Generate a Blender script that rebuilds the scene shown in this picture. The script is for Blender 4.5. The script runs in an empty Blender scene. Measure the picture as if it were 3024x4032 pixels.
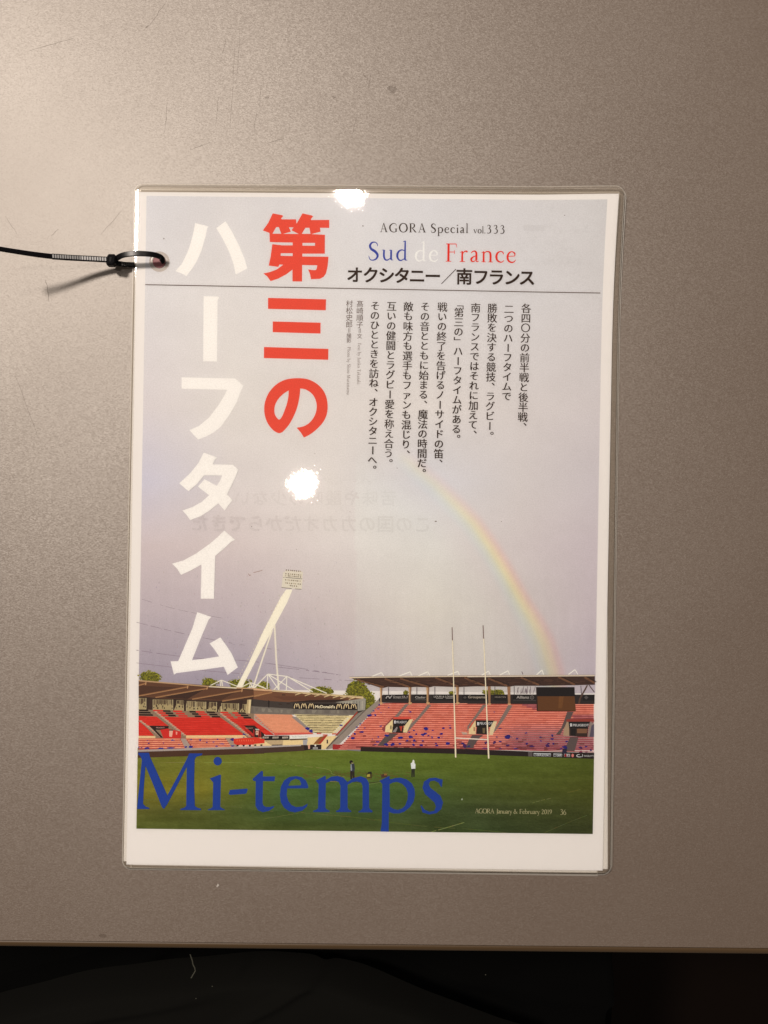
import bpy, math, random
from mathutils import Vector, noise
from mathutils.geometry import tessellate_polygon
random.seed(7)
R = math.radians
S = bpy.context.scene
COL = S.collection

# ------------------------------------------------------------------ camera, world, lamps, exposure
CX, CY = 1512.0, 2016.0           # centre of the picture, in pixels of the photograph
SP = 0.0001122                    # metres per photo pixel on the top page
ZP = 0.0011                       # height of the top page above the desk
D = 0.350                         # camera above the top page
cam_d = bpy.data.cameras.new('camera')
cam = bpy.data.objects.new('camera', cam_d); COL.objects.link(cam)
cam.location = (0, 0, ZP + D)
cam_d.sensor_fit = 'VERTICAL'; cam_d.sensor_height = 24
cam_d.lens = 12.0 / (2016 * SP / D)
cam_d.clip_start = 0.01; cam_d.clip_end = 20
S.camera = cam
w = bpy.data.worlds.new("World"); S.world = w; w.use_nodes = True
wb = w.node_tree.nodes['Background']
wb.inputs[0].default_value = (1.0, 0.88, 0.79, 1); wb.inputs[1].default_value = 0.14

def lamp(name, x, y, z, watt, rad, col=(1, 0.875, 0.775)):
    l = bpy.data.lights.new(name, 'POINT'); l.energy = watt; l.shadow_soft_size = rad; l.color = col
    o = bpy.data.objects.new(name, l); o.location = (x, y, z); COL.objects.link(o)
def mirror(px, py, z):            # where a lamp at height z hangs so that a level page mirrors it at that pixel
    f = (z + D) / D
    return ((px - CX) * SP * f, (CY - py) * SP * f, z)
lamp('pendant_lamp', *mirror(225, 820, 2.00), 172, 0.15)
lamp('ceiling_spot', *mirror(1194, 1905, 2.00), 12, 0.027)
lamp('ceiling_spot', *mirror(1380, 755, 2.00), 10, 0.028)
S.view_settings.view_transform = 'Standard'; S.view_settings.look = 'None'
S.view_settings.exposure = 0.0; S.view_settings.gamma = 1.0
S.cycles.transparent_max_bounces = 24
S.cycles.max_bounces = 8

# ------------------------------------------------------------------ helpers
def lin(c):
    c = c / 255.0
    return c / 12.92 if c <= 0.04045 else ((c + 0.055) / 1.055) ** 2.4
WHITE = tuple(lin(v) for v in (233, 222, 211))
def ink(c):                        # print colour as a reflectance, relative to the white of the paper
    return tuple(min(0.92, lin(v) / wv * 0.84) for v, wv in zip(c, WHITE)) + (1.0,)
def sm(t):
    t = max(0.0, min(1.0, t)); return t * t * (3 - 2 * t)
def curl(px, py):
    a = sm((px - 2080) / 370.0); b = max(0.0, min(1.0, (1420 - py) / 640.0)) ** 2
    return a * b
def W(px, py, dz=0.0, bend=True):  # photo pixel on the page -> metres; the upper right corner lifts a little
    k = curl(px, py) if bend else 0.0
    return Vector(((px + 13 * k - CX) * SP, (CY - py) * SP, ZP + dz + 0.0016 * k))
def P3(px, py, z):                 # photo pixel seen at height z
    f = (ZP + D - z) / D
    return Vector(((px - CX) * SP * f, (CY - py) * SP * f, z))

def new_obj(name, verts, faces, mat, parent=None, cols=None, smooth=False, label=None, kind=None):
    me = bpy.data.meshes.new(name)
    me.from_pydata([tuple(v) for v in verts], [], faces)
    if cols is not None:
        at = me.color_attributes.new('Col', 'FLOAT_COLOR', 'POINT')
        flat = [x for c in cols for x in c]
        at.data.foreach_set('color', flat)
    if smooth:
        me.polygons.foreach_set('use_smooth', [True] * len(me.polygons))
    me.materials.append(mat)
    o = bpy.data.objects.new(name, me); COL.objects.link(o)
    if parent is not None:
        o.parent = parent; o.matrix_parent_inverse = parent.matrix_world.inverted()
    if label: o['label'] = label
    if kind: o['kind'] = kind
    return o
def empty(name, loc, label, cat, group=None):
    o = bpy.data.objects.new(name, None); o.location = loc; o.empty_display_size = 0.01; COL.objects.link(o)
    o['label'] = label; o['category'] = cat
    if group: o['group'] = group
    bpy.context.view_layer.update()
    return o

# ------------------------------------------------------------------ materials
def mat(name):
    m = bpy.data.materials.new(name); m.use_nodes = True
    nt = m.node_tree; nt.nodes.clear()
    out = nt.nodes.new('ShaderNodeOutputMaterial')
    return m, nt, out
def N(nt, t, **kw):
    n = nt.nodes.new(t)
    for k, v in kw.items():
        if k.startswith('i_'): n.inputs[k[2:].replace('_', ' ')].default_value = v
        else: setattr(n, k, v)
    return n
def simple(name, col, rough=0.5, spec=0.5, bump=None, metal=0.0):
    m, nt, out = mat(name)
    p = N(nt, 'ShaderNodeBsdfPrincipled')
    p.inputs['Base Color'].default_value = (*col, 1); p.inputs['Roughness'].default_value = rough
    p.inputs['Specular IOR Level'].default_value = spec; p.inputs['Metallic'].default_value = metal
    if bump:
        tc = N(nt, 'ShaderNodeTexCoord')
        nz = N(nt, 'ShaderNodeTexNoise'); nz.inputs['Scale'].default_value = bump[0]; nz.inputs['Detail'].default_value = 3
        b = N(nt, 'ShaderNodeBump'); b.inputs['Strength'].default_value = bump[1]; b.inputs['Distance'].default_value = bump[2]
        nt.links.new(tc.outputs['Object'], nz.inputs['Vector'])
        nt.links.new(nz.outputs['Fac'], b.inputs['Height']); nt.links.new(b.outputs[0], p.inputs['Normal'])
    nt.links.new(p.outputs[0], out.inputs[0])
    return m

def print_mat():
    m, nt, out = mat('printed ink')
    p = N(nt, 'ShaderNodeBsdfPrincipled'); p.inputs['Roughness'].default_value = 0.75; p.inputs['Specular IOR Level'].default_value = 0.15
    a = N(nt, 'ShaderNodeVertexColor', layer_name='Col')
    tc = N(nt, 'ShaderNodeTexCoord')
    nz = N(nt, 'ShaderNodeTexNoise'); nz.inputs['Scale'].default_value = 1900; nz.inputs['Detail'].default_value = 2
    mr = N(nt, 'ShaderNodeMapRange'); mr.inputs['From Min'].default_value = 0.25; mr.inputs['From Max'].default_value = 0.75
    mr.inputs['To Min'].default_value = 0.93; mr.inputs['To Max'].default_value = 1.07
    mx = N(nt, 'ShaderNodeVectorMath', operation='SCALE')
    nt.links.new(tc.outputs['Object'], nz.inputs['Vector']); nt.links.new(nz.outputs['Fac'], mr.inputs['Value'])
    nt.links.new(a.outputs['Color'], mx.inputs[0]); nt.links.new(mr.outputs[0], mx.inputs['Scale'])
    nt.links.new(mx.outputs[0], p.inputs['Base Color']); nt.links.new(p.outputs[0], out.inputs[0])
    return m
M_INK = print_mat()
M_PAPER = simple('white paper', (0.84, 0.84, 0.84), 0.8, 0.15, (900, 0.15, 0.00005))
M_PAPER2 = simple('white paper beneath', (0.84, 0.84, 0.84), 0.8, 0.15)

def film_mat(name, tint, milk, bump=True, rough=0.018, ior=1.49, mcol=(0.8, 0.76, 0.68)):
    m, nt, out = mat(name)
    tr = N(nt, 'ShaderNodeBsdfTransparent'); tr.inputs[0].default_value = (*tint, 1)
    df = N(nt, 'ShaderNodeBsdfDiffuse'); df.inputs[0].default_value = (*mcol, 1)
    m1 = N(nt, 'ShaderNodeMixShader'); m1.inputs[0].default_value = milk
    nt.links.new(tr.outputs[0], m1.inputs[1]); nt.links.new(df.outputs[0], m1.inputs[2])
    gl = N(nt, 'ShaderNodeBsdfGlossy'); gl.inputs['Roughness'].default_value = rough
    gl2 = N(nt, 'ShaderNodeBsdfGlossy'); gl2.inputs['Roughness'].default_value = 0.14
    g = N(nt, 'ShaderNodeMixShader'); g.inputs[0].default_value = 0.06
    nt.links.new(gl.outputs[0], g.inputs[1]); nt.links.new(gl2.outputs[0], g.inputs[2])
    fr = N(nt, 'ShaderNodeFresnel'); fr.inputs['IOR'].default_value = ior
    m2 = N(nt, 'ShaderNodeMixShader')
    nt.links.new(fr.outputs[0], m2.inputs[0]); nt.links.new(m1.outputs[0], m2.inputs[1]); nt.links.new(g.outputs[0], m2.inputs[2])
    if bump:
        tc = N(nt, 'ShaderNodeTexCoord')
        n1 = N(nt, 'ShaderNodeTexNoise'); n1.inputs['Scale'].default_value = 1100; n1.inputs['Detail'].default_value = 2.5
        n2 = N(nt, 'ShaderNodeTexNoise'); n2.inputs['Scale'].default_value = 90; n2.inputs['Detail'].default_value = 1
        ad = N(nt, 'ShaderNodeMath', operation='MULTIPLY_ADD'); ad.inputs[1].default_value = 0.8
        b = N(nt, 'ShaderNodeBump'); b.inputs['Strength'].default_value = 1.0; b.inputs['Distance'].default_value = 0.0000085
        nt.links.new(tc.outputs['Object'], n1.inputs['Vector']); nt.links.new(tc.outputs['Object'], n2.inputs['Vector'])
        nt.links.new(n2.outputs['Fac'], ad.inputs[0]); nt.links.new(n1.outputs['Fac'], ad.inputs[2])
        nt.links.new(ad.outputs[0], b.inputs['Height'])
        for x in (gl, gl2): nt.links.new(b.outputs[0], x.inputs['Normal'])
    nt.links.new(m2.outputs[0], out.inputs[0])
    return m
M_FILM = film_mat('clear laminating film', (0.99, 0.985, 0.975), 0.01)
M_FILM2 = film_mat('clear film underneath', (0.997, 0.992, 0.982), 0.045, True, 0.05, 1.28, (0.86, 0.79, 0.64))

def desk_mat(name, shine=0.215, dark=1.0):
    m, nt, out = mat(name)
    df = N(nt, 'ShaderNodeBsdfDiffuse'); gl = N(nt, 'ShaderNodeBsdfGlossy')
    gl.inputs[0].default_value = (1.0, 0.985, 0.945, 1)
    mx = N(nt, 'ShaderNodeMixShader'); mx.inputs[0].default_value = shine
    tc = N(nt, 'ShaderNodeTexCoord')
    mp = N(nt, 'ShaderNodeMapping'); mp.inputs['Rotation'].default_value = (0, 0, R(38)); mp.inputs['Scale'].default_value = (0.72, 1.25, 1)
    n1 = N(nt, 'ShaderNodeTexNoise'); n1.inputs['Scale'].default_value = 1500; n1.inputs['Detail'].default_value = 3; n1.inputs['Roughness'].default_value = 0.75
    n2 = N(nt, 'ShaderNodeTexNoise'); n2.inputs['Scale'].default_value = 11; n2.inputs['Detail'].default_value = 5
    nt.links.new(tc.outputs['Object'], mp.inputs[0]); nt.links.new(mp.outputs[0], n1.inputs['Vector']); nt.links.new(tc.outputs['Object'], n2.inputs['Vector'])
    r1 = N(nt, 'ShaderNodeValToRGB'); e = r1.color_ramp.elements
    e[0].position = 0.34; e[0].color = (0.098*dark, 0.056*dark, 0.030*dark, 1)
    e[1].position = 0.66; e[1].color = (0.116*dark, 0.068*dark, 0.038*dark, 1)
    nt.links.new(n1.outputs['Fac'], r1.inputs[0]); nt.links.new(r1.outputs[0], df.inputs[0])
    mr = N(nt, 'ShaderNodeMapRange'); mr.inputs['From Min'].default_value = 0.3; mr.inputs['From Max'].default_value = 0.7
    mr.inputs['To Min'].default_value = 0.535; mr.inputs['To Max'].default_value = 0.58
    nt.links.new(n2.outputs['Fac'], mr.inputs['Value']); nt.links.new(mr.outputs[0], gl.inputs['Roughness'])
    b = N(nt, 'ShaderNodeBump'); b.inputs['Strength'].default_value = 1.0; b.inputs['Distance'].default_value = 0.00006
    nt.links.new(n1.outputs['Fac'], b.inputs['Height'])
    # metal flakes: each tiny cell tilts its own way
    vo = N(nt, 'ShaderNodeTexVoronoi'); vo.inputs['Scale'].default_value = 2300
    nt.links.new(mp.outputs[0], vo.inputs['Vector'])
    v1 = N(nt, 'ShaderNodeVectorMath', operation='SUBTRACT'); v1.inputs[1].default_value = (0.5, 0.5, 0.5)
    v2 = N(nt, 'ShaderNodeVectorMath', operation='MULTIPLY'); v2.inputs[1].default_value = (0.13, 0.13, 0.0)
    v3 = N(nt, 'ShaderNodeVectorMath', operation='ADD'); v4 = N(nt, 'ShaderNodeVectorMath', operation='NORMALIZE')
    nt.links.new(vo.outputs['Color'], v1.inputs[0]); nt.links.new(v1.outputs[0], v2.inputs[0]); nt.links.new(v2.outputs[0], v3.inputs[0])
    nt.links.new(b.outputs[0], v3.inputs[1]); nt.links.new(v3.outputs[0], v4.inputs[0]); nt.links.new(v4.outputs[0], gl.inputs['Normal'])
    nt.links.new(df.outputs[0], mx.inputs[1]); nt.links.new(gl.outputs[0], mx.inputs[2]); nt.links.new(mx.outputs[0], out.inputs[0])
    return m
M_DESK = desk_mat('speckled metallic desk paint')
M_BAND = simple('brown edge banding', (0.085, 0.052, 0.024), 0.45, 0.3, (300, 0.1, 0.0001))
M_GAP = simple('dark joint', (0.03, 0.02, 0.012), 0.8, 0.1)
M_SCR = desk_mat('scuffed desk paint', 0.12, 0.85)
M_SMU = desk_mat('smudged desk paint', 0.15, 0.8)
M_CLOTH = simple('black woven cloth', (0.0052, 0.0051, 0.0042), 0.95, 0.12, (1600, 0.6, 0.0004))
M_FLOOR = simple('dark brown floor', (0.006, 0.0030, 0.0016), 0.7, 0.1, (60, 0.3, 0.001))
M_LINT = simple('pale lint', (0.09, 0.09, 0.07), 0.9, 0.1)
M_TIE = simple('black nylon', (0.004, 0.004, 0.005), 0.27, 0.2)
M_TOOTH = simple('black nylon teeth', (0.02, 0.02, 0.02), 0.36, 0.6)
M_HOLE = simple('pink paper in the hole', (0.30, 0.10, 0.11), 0.5, 0.4)
M_RIM = film_mat('crushed film rim', (0.90, 0.85, 0.80), 0.06, True, 0.1)

# ------------------------------------------------------------------ the setting below the desk
def grid_obj(name, nx, ny, fn, m, parent=None, **kw):
    vs = [fn(i / nx, j / ny) for j in range(ny + 1) for i in range(nx + 1)]
    fs = [(j*(nx+1)+i, j*(nx+1)+i+1, (j+1)*(nx+1)+i+1, (j+1)*(nx+1)+i) for j in range(ny) for i in range(nx)]
    return new_obj(name, vs, fs, m, parent, **kw)
fl = grid_obj('floor', 4, 4, lambda u, v: (-1.5 + 3*u, -1.5 + 3*v, -0.72), M_FLOOR, kind='structure')

CREST = [(-300, 4060), (0, 3988), (300, 3905), (760, 3856), (1080, 3826), (1300, 3850), (1500, 3915), (1750, 4020), (2100, 4150), (3300, 4300)]
def interp(pts, x):
    if x <= pts[0][0]: return pts[0][1]
    for (a, b), (c, d) in zip(pts, pts[1:]):
        if x <= c:
            t = (x - a) / (c - a); return b + (d - b) * t
    return pts[-1][1]
M_CLOTH_SHADE = simple('black cloth in painted shade', (0.0016, 0.0016, 0.0014), 0.95, 0.08, (1600, 0.6, 0.0004))  # shade below the desk edge is painted into this darker cloth colour
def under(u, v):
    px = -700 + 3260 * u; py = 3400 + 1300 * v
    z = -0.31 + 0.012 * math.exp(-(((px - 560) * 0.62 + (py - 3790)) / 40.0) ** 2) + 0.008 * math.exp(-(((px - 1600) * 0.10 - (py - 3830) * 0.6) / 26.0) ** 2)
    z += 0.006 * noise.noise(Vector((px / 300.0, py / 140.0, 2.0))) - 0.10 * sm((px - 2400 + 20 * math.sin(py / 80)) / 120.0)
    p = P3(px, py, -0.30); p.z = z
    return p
clo = grid_obj('black_cloth', 120, 70, under, M_CLOTH_SHADE, smooth=True)
clo['label'] = 'black cloth in painted shade hanging right below the front edge of the desk'; clo['category'] = 'cloth'
def lap(u, v):
    px = -400 + 2500 * u
    c = sum(interp(CREST, px + k) for k in (-120, -60, 0, 60, 120)) / 5
    t = 520 * v ** 1.4; py = c - 6 + t
    z = -0.232 - 0.020 * (1 - min(1, t / 70.0)) ** 2 * 1.4
    d = (px - 1180) * 0.55 + (c + t - 3905) * 0.95
    z += 0.005 * math.exp(-(d / 22.0) ** 2) * sm((px - 780) / 250.0)
    d2 = (px - 700) * 0.06 + (t - 95)
    z += 0.004 * math.exp(-(d2 / 24.0) ** 2) * sm((900 - px) / 300.0)
    z += 0.003 * noise.noise(Vector((px / 260.0, t / 90.0, 5.0)))
    p = P3(px, py, -0.232); p.z = z
    return p
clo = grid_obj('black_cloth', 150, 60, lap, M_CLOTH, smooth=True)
clo['label'] = 'black cloth rising in a soft round fold along the bottom of the photo'; clo['category'] = 'cloth'

def ribbon(name, pts, width, m, parent=None, h=0.0003, **kw):
    vs, fs = [], []
    for i, p in enumerate(pts):
        a = pts[max(0, i-1)]; b = pts[min(len(pts)-1, i+1)]
        t = (b - a).normalized(); n = Vector((-t.y, t.x, 0)).normalized() * (width / 2)
        for q in (p - n, p + n, p + Vector((0, 0, h))): vs.append(q)
        if i:
            k = 3 * i
            fs += [(k-3, k, k+2, k-1), (k-1, k+2, k+1, k-2)]
    return new_obj(name, vs, fs, m, parent, **kw)
pts = [(748, 3757), (752, 3768), (757, 3782), (760, 3798), (767, 3812), (769, 3824), (760, 3838), (755, 3848), (752, 3851)]
ln = ribbon('lint_thread', [P3(x, y, -0.185) for x, y in pts], 0.0007, M_LINT)
ln['label'] = 'short pale crooked thread of lint on the black cloth'; ln['category'] = 'lint'
for (x, y, lab) in ((772, 3932, 'tiny pale speck of lint low on the black cloth, under the thread'), (836, 3884, 'tiny pale speck of lint on the black cloth, right of the thread'), (1912, 3838, 'tiny pale speck of lint on the black cloth, right of the middle')):
    c = P3(x, y, -0.19); r = 0.0005
    o = new_obj('lint_speck', [c + Vector(q) * r for q in ((1,0,0),(0,1,0),(-1,0,0),(0,-1,0),(0,0,1),(0,0,-1))],
            [(0,1,4),(1,2,4),(2,3,4),(3,0,4),(1,0,5),(2,1,5),(3,2,5),(0,3,5)], M_LINT)
    o['label'] = lab; o['category'] = 'lint'; o['group'] = 'lint specks on the black cloth'

# ------------------------------------------------------------------ the desk
desk = empty('desk', (0, 0.3, -0.03), 'grey beige speckled desk top with a brown front edge under the laminated page', 'desk')
def edge_y(x):      # world y of the front joint at world x
    px = x / (SP * (D + ZP) / D) + CX
    py = 3702 + (px) * (3733 - 3702) / 3024.0
    return (CY - py) * SP * (D + ZP) / D
X0, X1, Y1 = -0.62, 0.62, 0.62
vs = [(X0, edge_y(X0), 0), (X1, edge_y(X1), 0), (X1, Y1, 0), (X0, Y1, 0), (X0, edge_y(X0), -0.025), (X1, edge_y(X1), -0.025), (X1, Y1, -0.025), (X0, Y1, -0.025)]
new_obj('desktop', vs, [(0,1,2,3), (7,6,5,4), (4,5,1,0), (5,6,2,1), (6,7,3,2), (7,4,0,3)], M_DESK, desk)
prof = [(0.0, -0.0003), (-0.0003, -0.0001)] + [(-0.0005 - 0.0028 * math.sin(R(a)), -0.0028 + 0.0028 * math.cos(R(a))) for a in range(0, 91, 10)] + [(-0.0034, -0.022), (0, -0.025)]
vs, fs = [], []
xs = [X0 + (X1 - X0) * i / 40 for i in range(41)]
for x in xs:
    for (a, b) in prof: vs.append((x, edge_y(x) - 0.00035 + a, b))
n = len(prof)
for i in range(40):
    for j in range(n - 1): fs.append((i*n+j, i*n+j+1, (i+1)*n+j+1, (i+1)*n+j))
new_obj('edge_band', vs, fs, M_BAND, desk, smooth=True)
new_obj('edge_joint', [(X0, edge_y(X0)-0.0006, -0.0006), (X1, edge_y(X1)-0.0006, -0.0006), (X1, edge_y(X1), -0.0006), (X0, edge_y(X0), -0.0006)], [(0,1,2,3)], M_GAP, desk)

def flat_poly(pts, z, verts, faces):
    b = len(verts); verts += [P3(x, y, z) for x, y in pts]
    for t in tessellate_polygon([[Vector((x, y, 0)) for x, y in pts]]): faces.append(tuple(b + i for i in t))
vs, fs = [], []
rs = random.Random(5)
scr = [((655, 2), (590, 100), 3), ((585, 100), (572, 112), 8), ((925, 180), (905, 530), 2), ((945, 120), (930, 330), 2), ((660, 400), (648, 520), 2.5), ((860, 380), (850, 500), 2), ((890, 150), (878, 210), 2),
       ((1010, 440), (1000, 520), 2), ((1460, 290), (1450, 350), 2), ((1405, 450), (1385, 540), 2), ((1030, 320), (1020, 420), 1.8), ((110, 200), (290, 150), 2), ((20, 850), (70, 925), 2.5), ((480, 830), (400, 920), 2), ((185, 1120), (192, 1188), 4), ((175, 1100), (186, 1125), 3),
       ((745, 590), (830, 560), 1.8), ((1425, 280), (1460, 330), 2), ((60, 1480), (150, 1720), 1.6), ((230, 900), (200, 930), 2), ((1060, 560), (1120, 545), 2)]
for k, ((ax, ay), (bx, by), wd) in enumerate(scr):
    L = math.hypot(bx-ax, by-ay); nx, ny = -(by-ay)/L*wd*0.36, (bx-ax)/L*wd*0.36
    n = 7; l, r = [], []
    for i in range(n + 1):
        t = i / n; jx, jy = rs.uniform(-2, 2), rs.uniform(-2, 2); tap = 0.35 + math.sin(t * math.pi) * 0.65
        l.append((ax+(bx-ax)*t+jx+nx*tap, ay+(by-ay)*t+jy+ny*tap)); r.append((ax+(bx-ax)*t+jx-nx*tap, ay+(by-ay)*t+jy-ny*tap))
    flat_poly(l + r[::-1], 0.00002 + k * 2e-6, vs, fs)
new_obj('scratch_marks', vs, fs, M_SCR, desk, kind='stuff')
vs, fs = [], []
for k, (cx, cy, a, b) in enumerate(((1546, 352, 20, 14), (1536, 346, 12, 9), (862, 2060, 1, 1), (405, 3684, 18, 8), (1050, 385, 9, 5), (1315, 383, 8, 5))):
    pts = []
    for i in range(14):
        th = i / 14 * 2 * math.pi; r = 1 + rs.uniform(-0.35, 0.25)
        pts.append((cx + a * r * math.cos(th), cy + b * r * math.sin(th)))
    flat_poly(pts, 0.00002 + k * 2e-6, vs, fs)
new_obj('smudge', vs, fs, M_SMU, desk, kind='stuff')
c = P3(858, 3487, 0.0); 
vs = [c + Vector(((x-858)*SP, (3487-y)*SP, z)) for x, y, z in ((858,3478,0.0001),(864,3484,0.0002),(861,3488,0.0003),(856,3494,0.0001),(852,3490,0.0002))]
o = new_obj('lint_speck', vs, [(0,1,2),(0,2,4),(2,3,4)], simple('white fluff', (0.5, 0.47, 0.43), 0.9, 0.1))
o['label'] = 'tiny white speck on the desk below the laminated page'; o['category'] = 'lint'

# ------------------------------------------------------------------ laminated sheets: film and paper
def bil(q, u, v):                  # q = TL, TR, BR, BL in photo pixels
    (ax, ay), (bx, by), (cx, cy), (dx, dy) = q
    tx, ty = ax + (bx-ax)*u, ay + (by-ay)*u
    ex, ey = dx + (cx-dx)*u, dy + (cy-dy)*u
    return tx + (ex-tx)*v, ty + (ey-ty)*v
def film_sheet(name, q, rad, zc, drop, edge, m, parent, nin=26):
    ww = math.hypot(q[1][0]-q[0][0], q[1][1]-q[0][1]); hh = math.hypot(q[3][0]-q[0][0], q[3][1]-q[0][1])
    steps = [0, 1.2, 2.4, 3.6, 5, 6.5, 8, 10, 12, 14, 17, 20, 24, 28, 34]
    def lines(L, n):
        a = steps; b = [steps[-1] + (L - 2*steps[-1]) * i / n for i in range(1, n)]; c = [L - s for s in reversed(steps)]
        return a + b + c
    ux, vy = lines(ww, nin), lines(hh, int(nin * 1.4))
    vs = []
    for y in vy:
        for x in ux:
            xx, yy = x, y
            # pull the corner points onto the rounded outline
            cx = min(max(x, rad), ww - rad); cy = min(max(y, rad), hh - rad)
            dx, dy = x - cx, y - cy
            if dx and dy:
                l = math.hypot(dx, dy); mxx = max(abs(dx), abs(dy))
                xx, yy = cx + dx * mxx / l, cy + dy * mxx / l
                d = rad - mxx
            else:
                d = min(x, ww - x, y, hh - y)
            px, py = bil(q, xx / ww, yy / hh)
            t = max(0.0, 1 - d / edge)
            wob = 0 * noise.noise(Vector((px/130.0, py/130.0, zc*9e3))) 
            vs.append(W(px, py, zc + wob - drop * (0.2 * t + 0.8 * t ** 4)))
    nx = len(ux); fs = []
    for j in range(len(vy)-1):
        for i in range(nx-1): fs.append(((j+1)*nx+i, (j+1)*nx+i+1, j*nx+i+1, j*nx+i))
    return new_obj(name, vs, fs, m, parent, smooth=True)
def paper_sheet(name, q, z, m, parent, nx=150, ny=220):
    return grid_obj(name, nx, ny, lambda u, v: W(*bil(q, u, 1 - v), z), m, parent, smooth=True)

GRP = 'laminated sheets held together by the black cable tie'
s3 = empty('laminated_sheet', W(1440, 2090, -0.0010), 'lowest laminated sheet of the stack, its edge showing along the bottom', 'laminated sheet', GRP)
film_sheet('film', [(548, 742), (2425, 758), (2356, 3452), (512, 3424)], 5, -0.00056, 0.0001, 10, M_FILM2, s3, 10)
paper_sheet('paper', [(560, 775), (2375, 780), (2354, 3440), (520, 3409)], -0.00072, M_PAPER2, s3, 8, 10)
s2 = empty('laminated_sheet', W(1440, 2090, -0.001), 'middle laminated sheet of the stack, its white paper peeking out at the lower right', 'laminated sheet', GRP)
film_sheet('film', [(528, 728), (2447, 746), (2414, 3444), (479, 3419)], 34, -0.00026, 0.0002, 14, M_FILM2, s2, 10)
paper_sheet('paper', [(536, 772), (2392, 785), (2394, 3424), (485, 3393)], -0.00044, M_PAPER2, s2, 8, 10)

page = empty('laminated_page', W(1440, 2090, -0.0005), 'top laminated magazine page with red and white Japanese headline over a stadium photo', 'laminated page', GRP)
film_sheet('film', [(528, 721), (2443, 736), (2406, 3446), (480, 3424)], 36, 0.00030, 0.00036, 19, M_FILM, page, 40)
film_sheet('backing_film', [(528.5, 721.5), (2442.5, 736.5), (2405.5, 3445.5), (480.5, 3423.5)], 36, -0.00010, 0.0001, 17, M_FILM2, page, 24)
def film_edge(name, q, rad, z, wd, m, parent):
    ww = math.hypot(q[1][0]-q[0][0], q[1][1]-q[0][1]); hh = math.hypot(q[3][0]-q[0][0], q[3][1]-q[0][1])
    out = []
    for cx, cy, a0 in ((ww-rad, rad, -90), (ww-rad, hh-rad, 0), (rad, hh-rad, 90), (rad, rad, 180)):
        for k in range(13): a = R(a0 + k*7.5); out.append((cx, cy, math.cos(a), math.sin(a)))
    pts = []
    for (a, b) in zip(out, out[1:] + out[:1]):
        L = math.hypot(b[0]+rad*b[2]-a[0]-rad*a[2], b[1]+rad*b[3]-a[1]-rad*a[3]); n = max(1, int(L/60))
        for k in range(n): pts.append(tuple(p+(r_-p)*k/n for p, r_ in zip(a, b)))
    vs, fs = [], []; n = len(pts)
    for i, (cx, cy, c_, s_) in enumerate(pts):
        for off, dz in ((-wd, 0.00003), (-wd*0.5, 0.00012), (0.6, 0.0)):
            x, y = cx + (rad+off)*c_, cy + (rad+off)*s_; px, py = bil(q, x/ww, y/hh); vs.append(W(px, py, z+dz))
        j = (i+1) % n; b = 3*i; e = 3*j
        fs += [(b, b+1, e+1, e), (b+1, b+2, e+2, e+1)]
    return new_obj(name, vs, fs, m, parent, smooth=True)
M_EDGE = film_mat('sealed film edge with painted highlight', (0.95, 0.93, 0.90), 0.42, False, 0.28)  # light caught along the sealed edge, painted in as a pale milky tint
film_edge('film_edge', [(528, 721), (2443, 736), (2406, 3446), (480, 3424)], 36, -0.00002, 3.8, M_EDGE, page)
film_edge('film_edge', [(548, 742), (2425, 758), (2356, 3452), (512, 3424)], 5, -0.00058, 6, M_EDGE, s3)
film_edge('film_edge', [(529, 728), (2450, 744), (2411, 3440), (479, 3419)], 34, -0.00046, 2.2, M_EDGE, s2)
Q_PAPER = [(540, 756), (2420, 768), (2373, 3428), (498, 3404)]
paper_sheet('paper', Q_PAPER, 0.0, M_PAPER, page)
Q_PR = [(577, 771), (2377, 790), (2334, 3284), (537, 3263)]

# ------------------------------------------------------------------ print engine: flat ink shapes laid on the paper
STEP = 0.0000028                  # thickness of one overprinted layer of ink
CELLSZ = 6.0
STACK = {}                        # which layers lie where, so that overprints stay thin
TOK = [0]
class Tok:
    def __init__(s, i, e=0.0): s.i, s.e = i, e
    def __add__(s, e): return Tok(s.i, s.e + e)
def nextz(d=0):
    TOK[0] += 1; return Tok(TOK[0])
def settle(pts, tok):             # height of a shape: one layer above whatever is printed under it
    xs = [p[0] for p in pts]; ys = [p[1] for p in pts]
    i0, i1 = int(min(xs)//CELLSZ), int(max(xs)//CELLSZ); j0, j1 = int(min(ys)//CELLSZ), int(max(ys)//CELLSZ)
    keys = [(i, j) for i in range(i0, i1+1) for j in range(j0, j1+1)]
    lv = 0
    for k in keys:
        c_ = STACK.get(k)
        if c_: lv = max(lv, c_[2] if c_[0] == tok.i else c_[1])
    lv += 1
    for k in keys:
        c_ = STACK.get(k)
        if c_ is None: STACK[k] = [tok.i, lv, 0]
        elif c_[0] == tok.i: c_[1] = max(c_[1], lv)
        else: STACK[k] = [tok.i, lv, c_[1]]
    return 0.000012 + lv * STEP + tok.e
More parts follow.
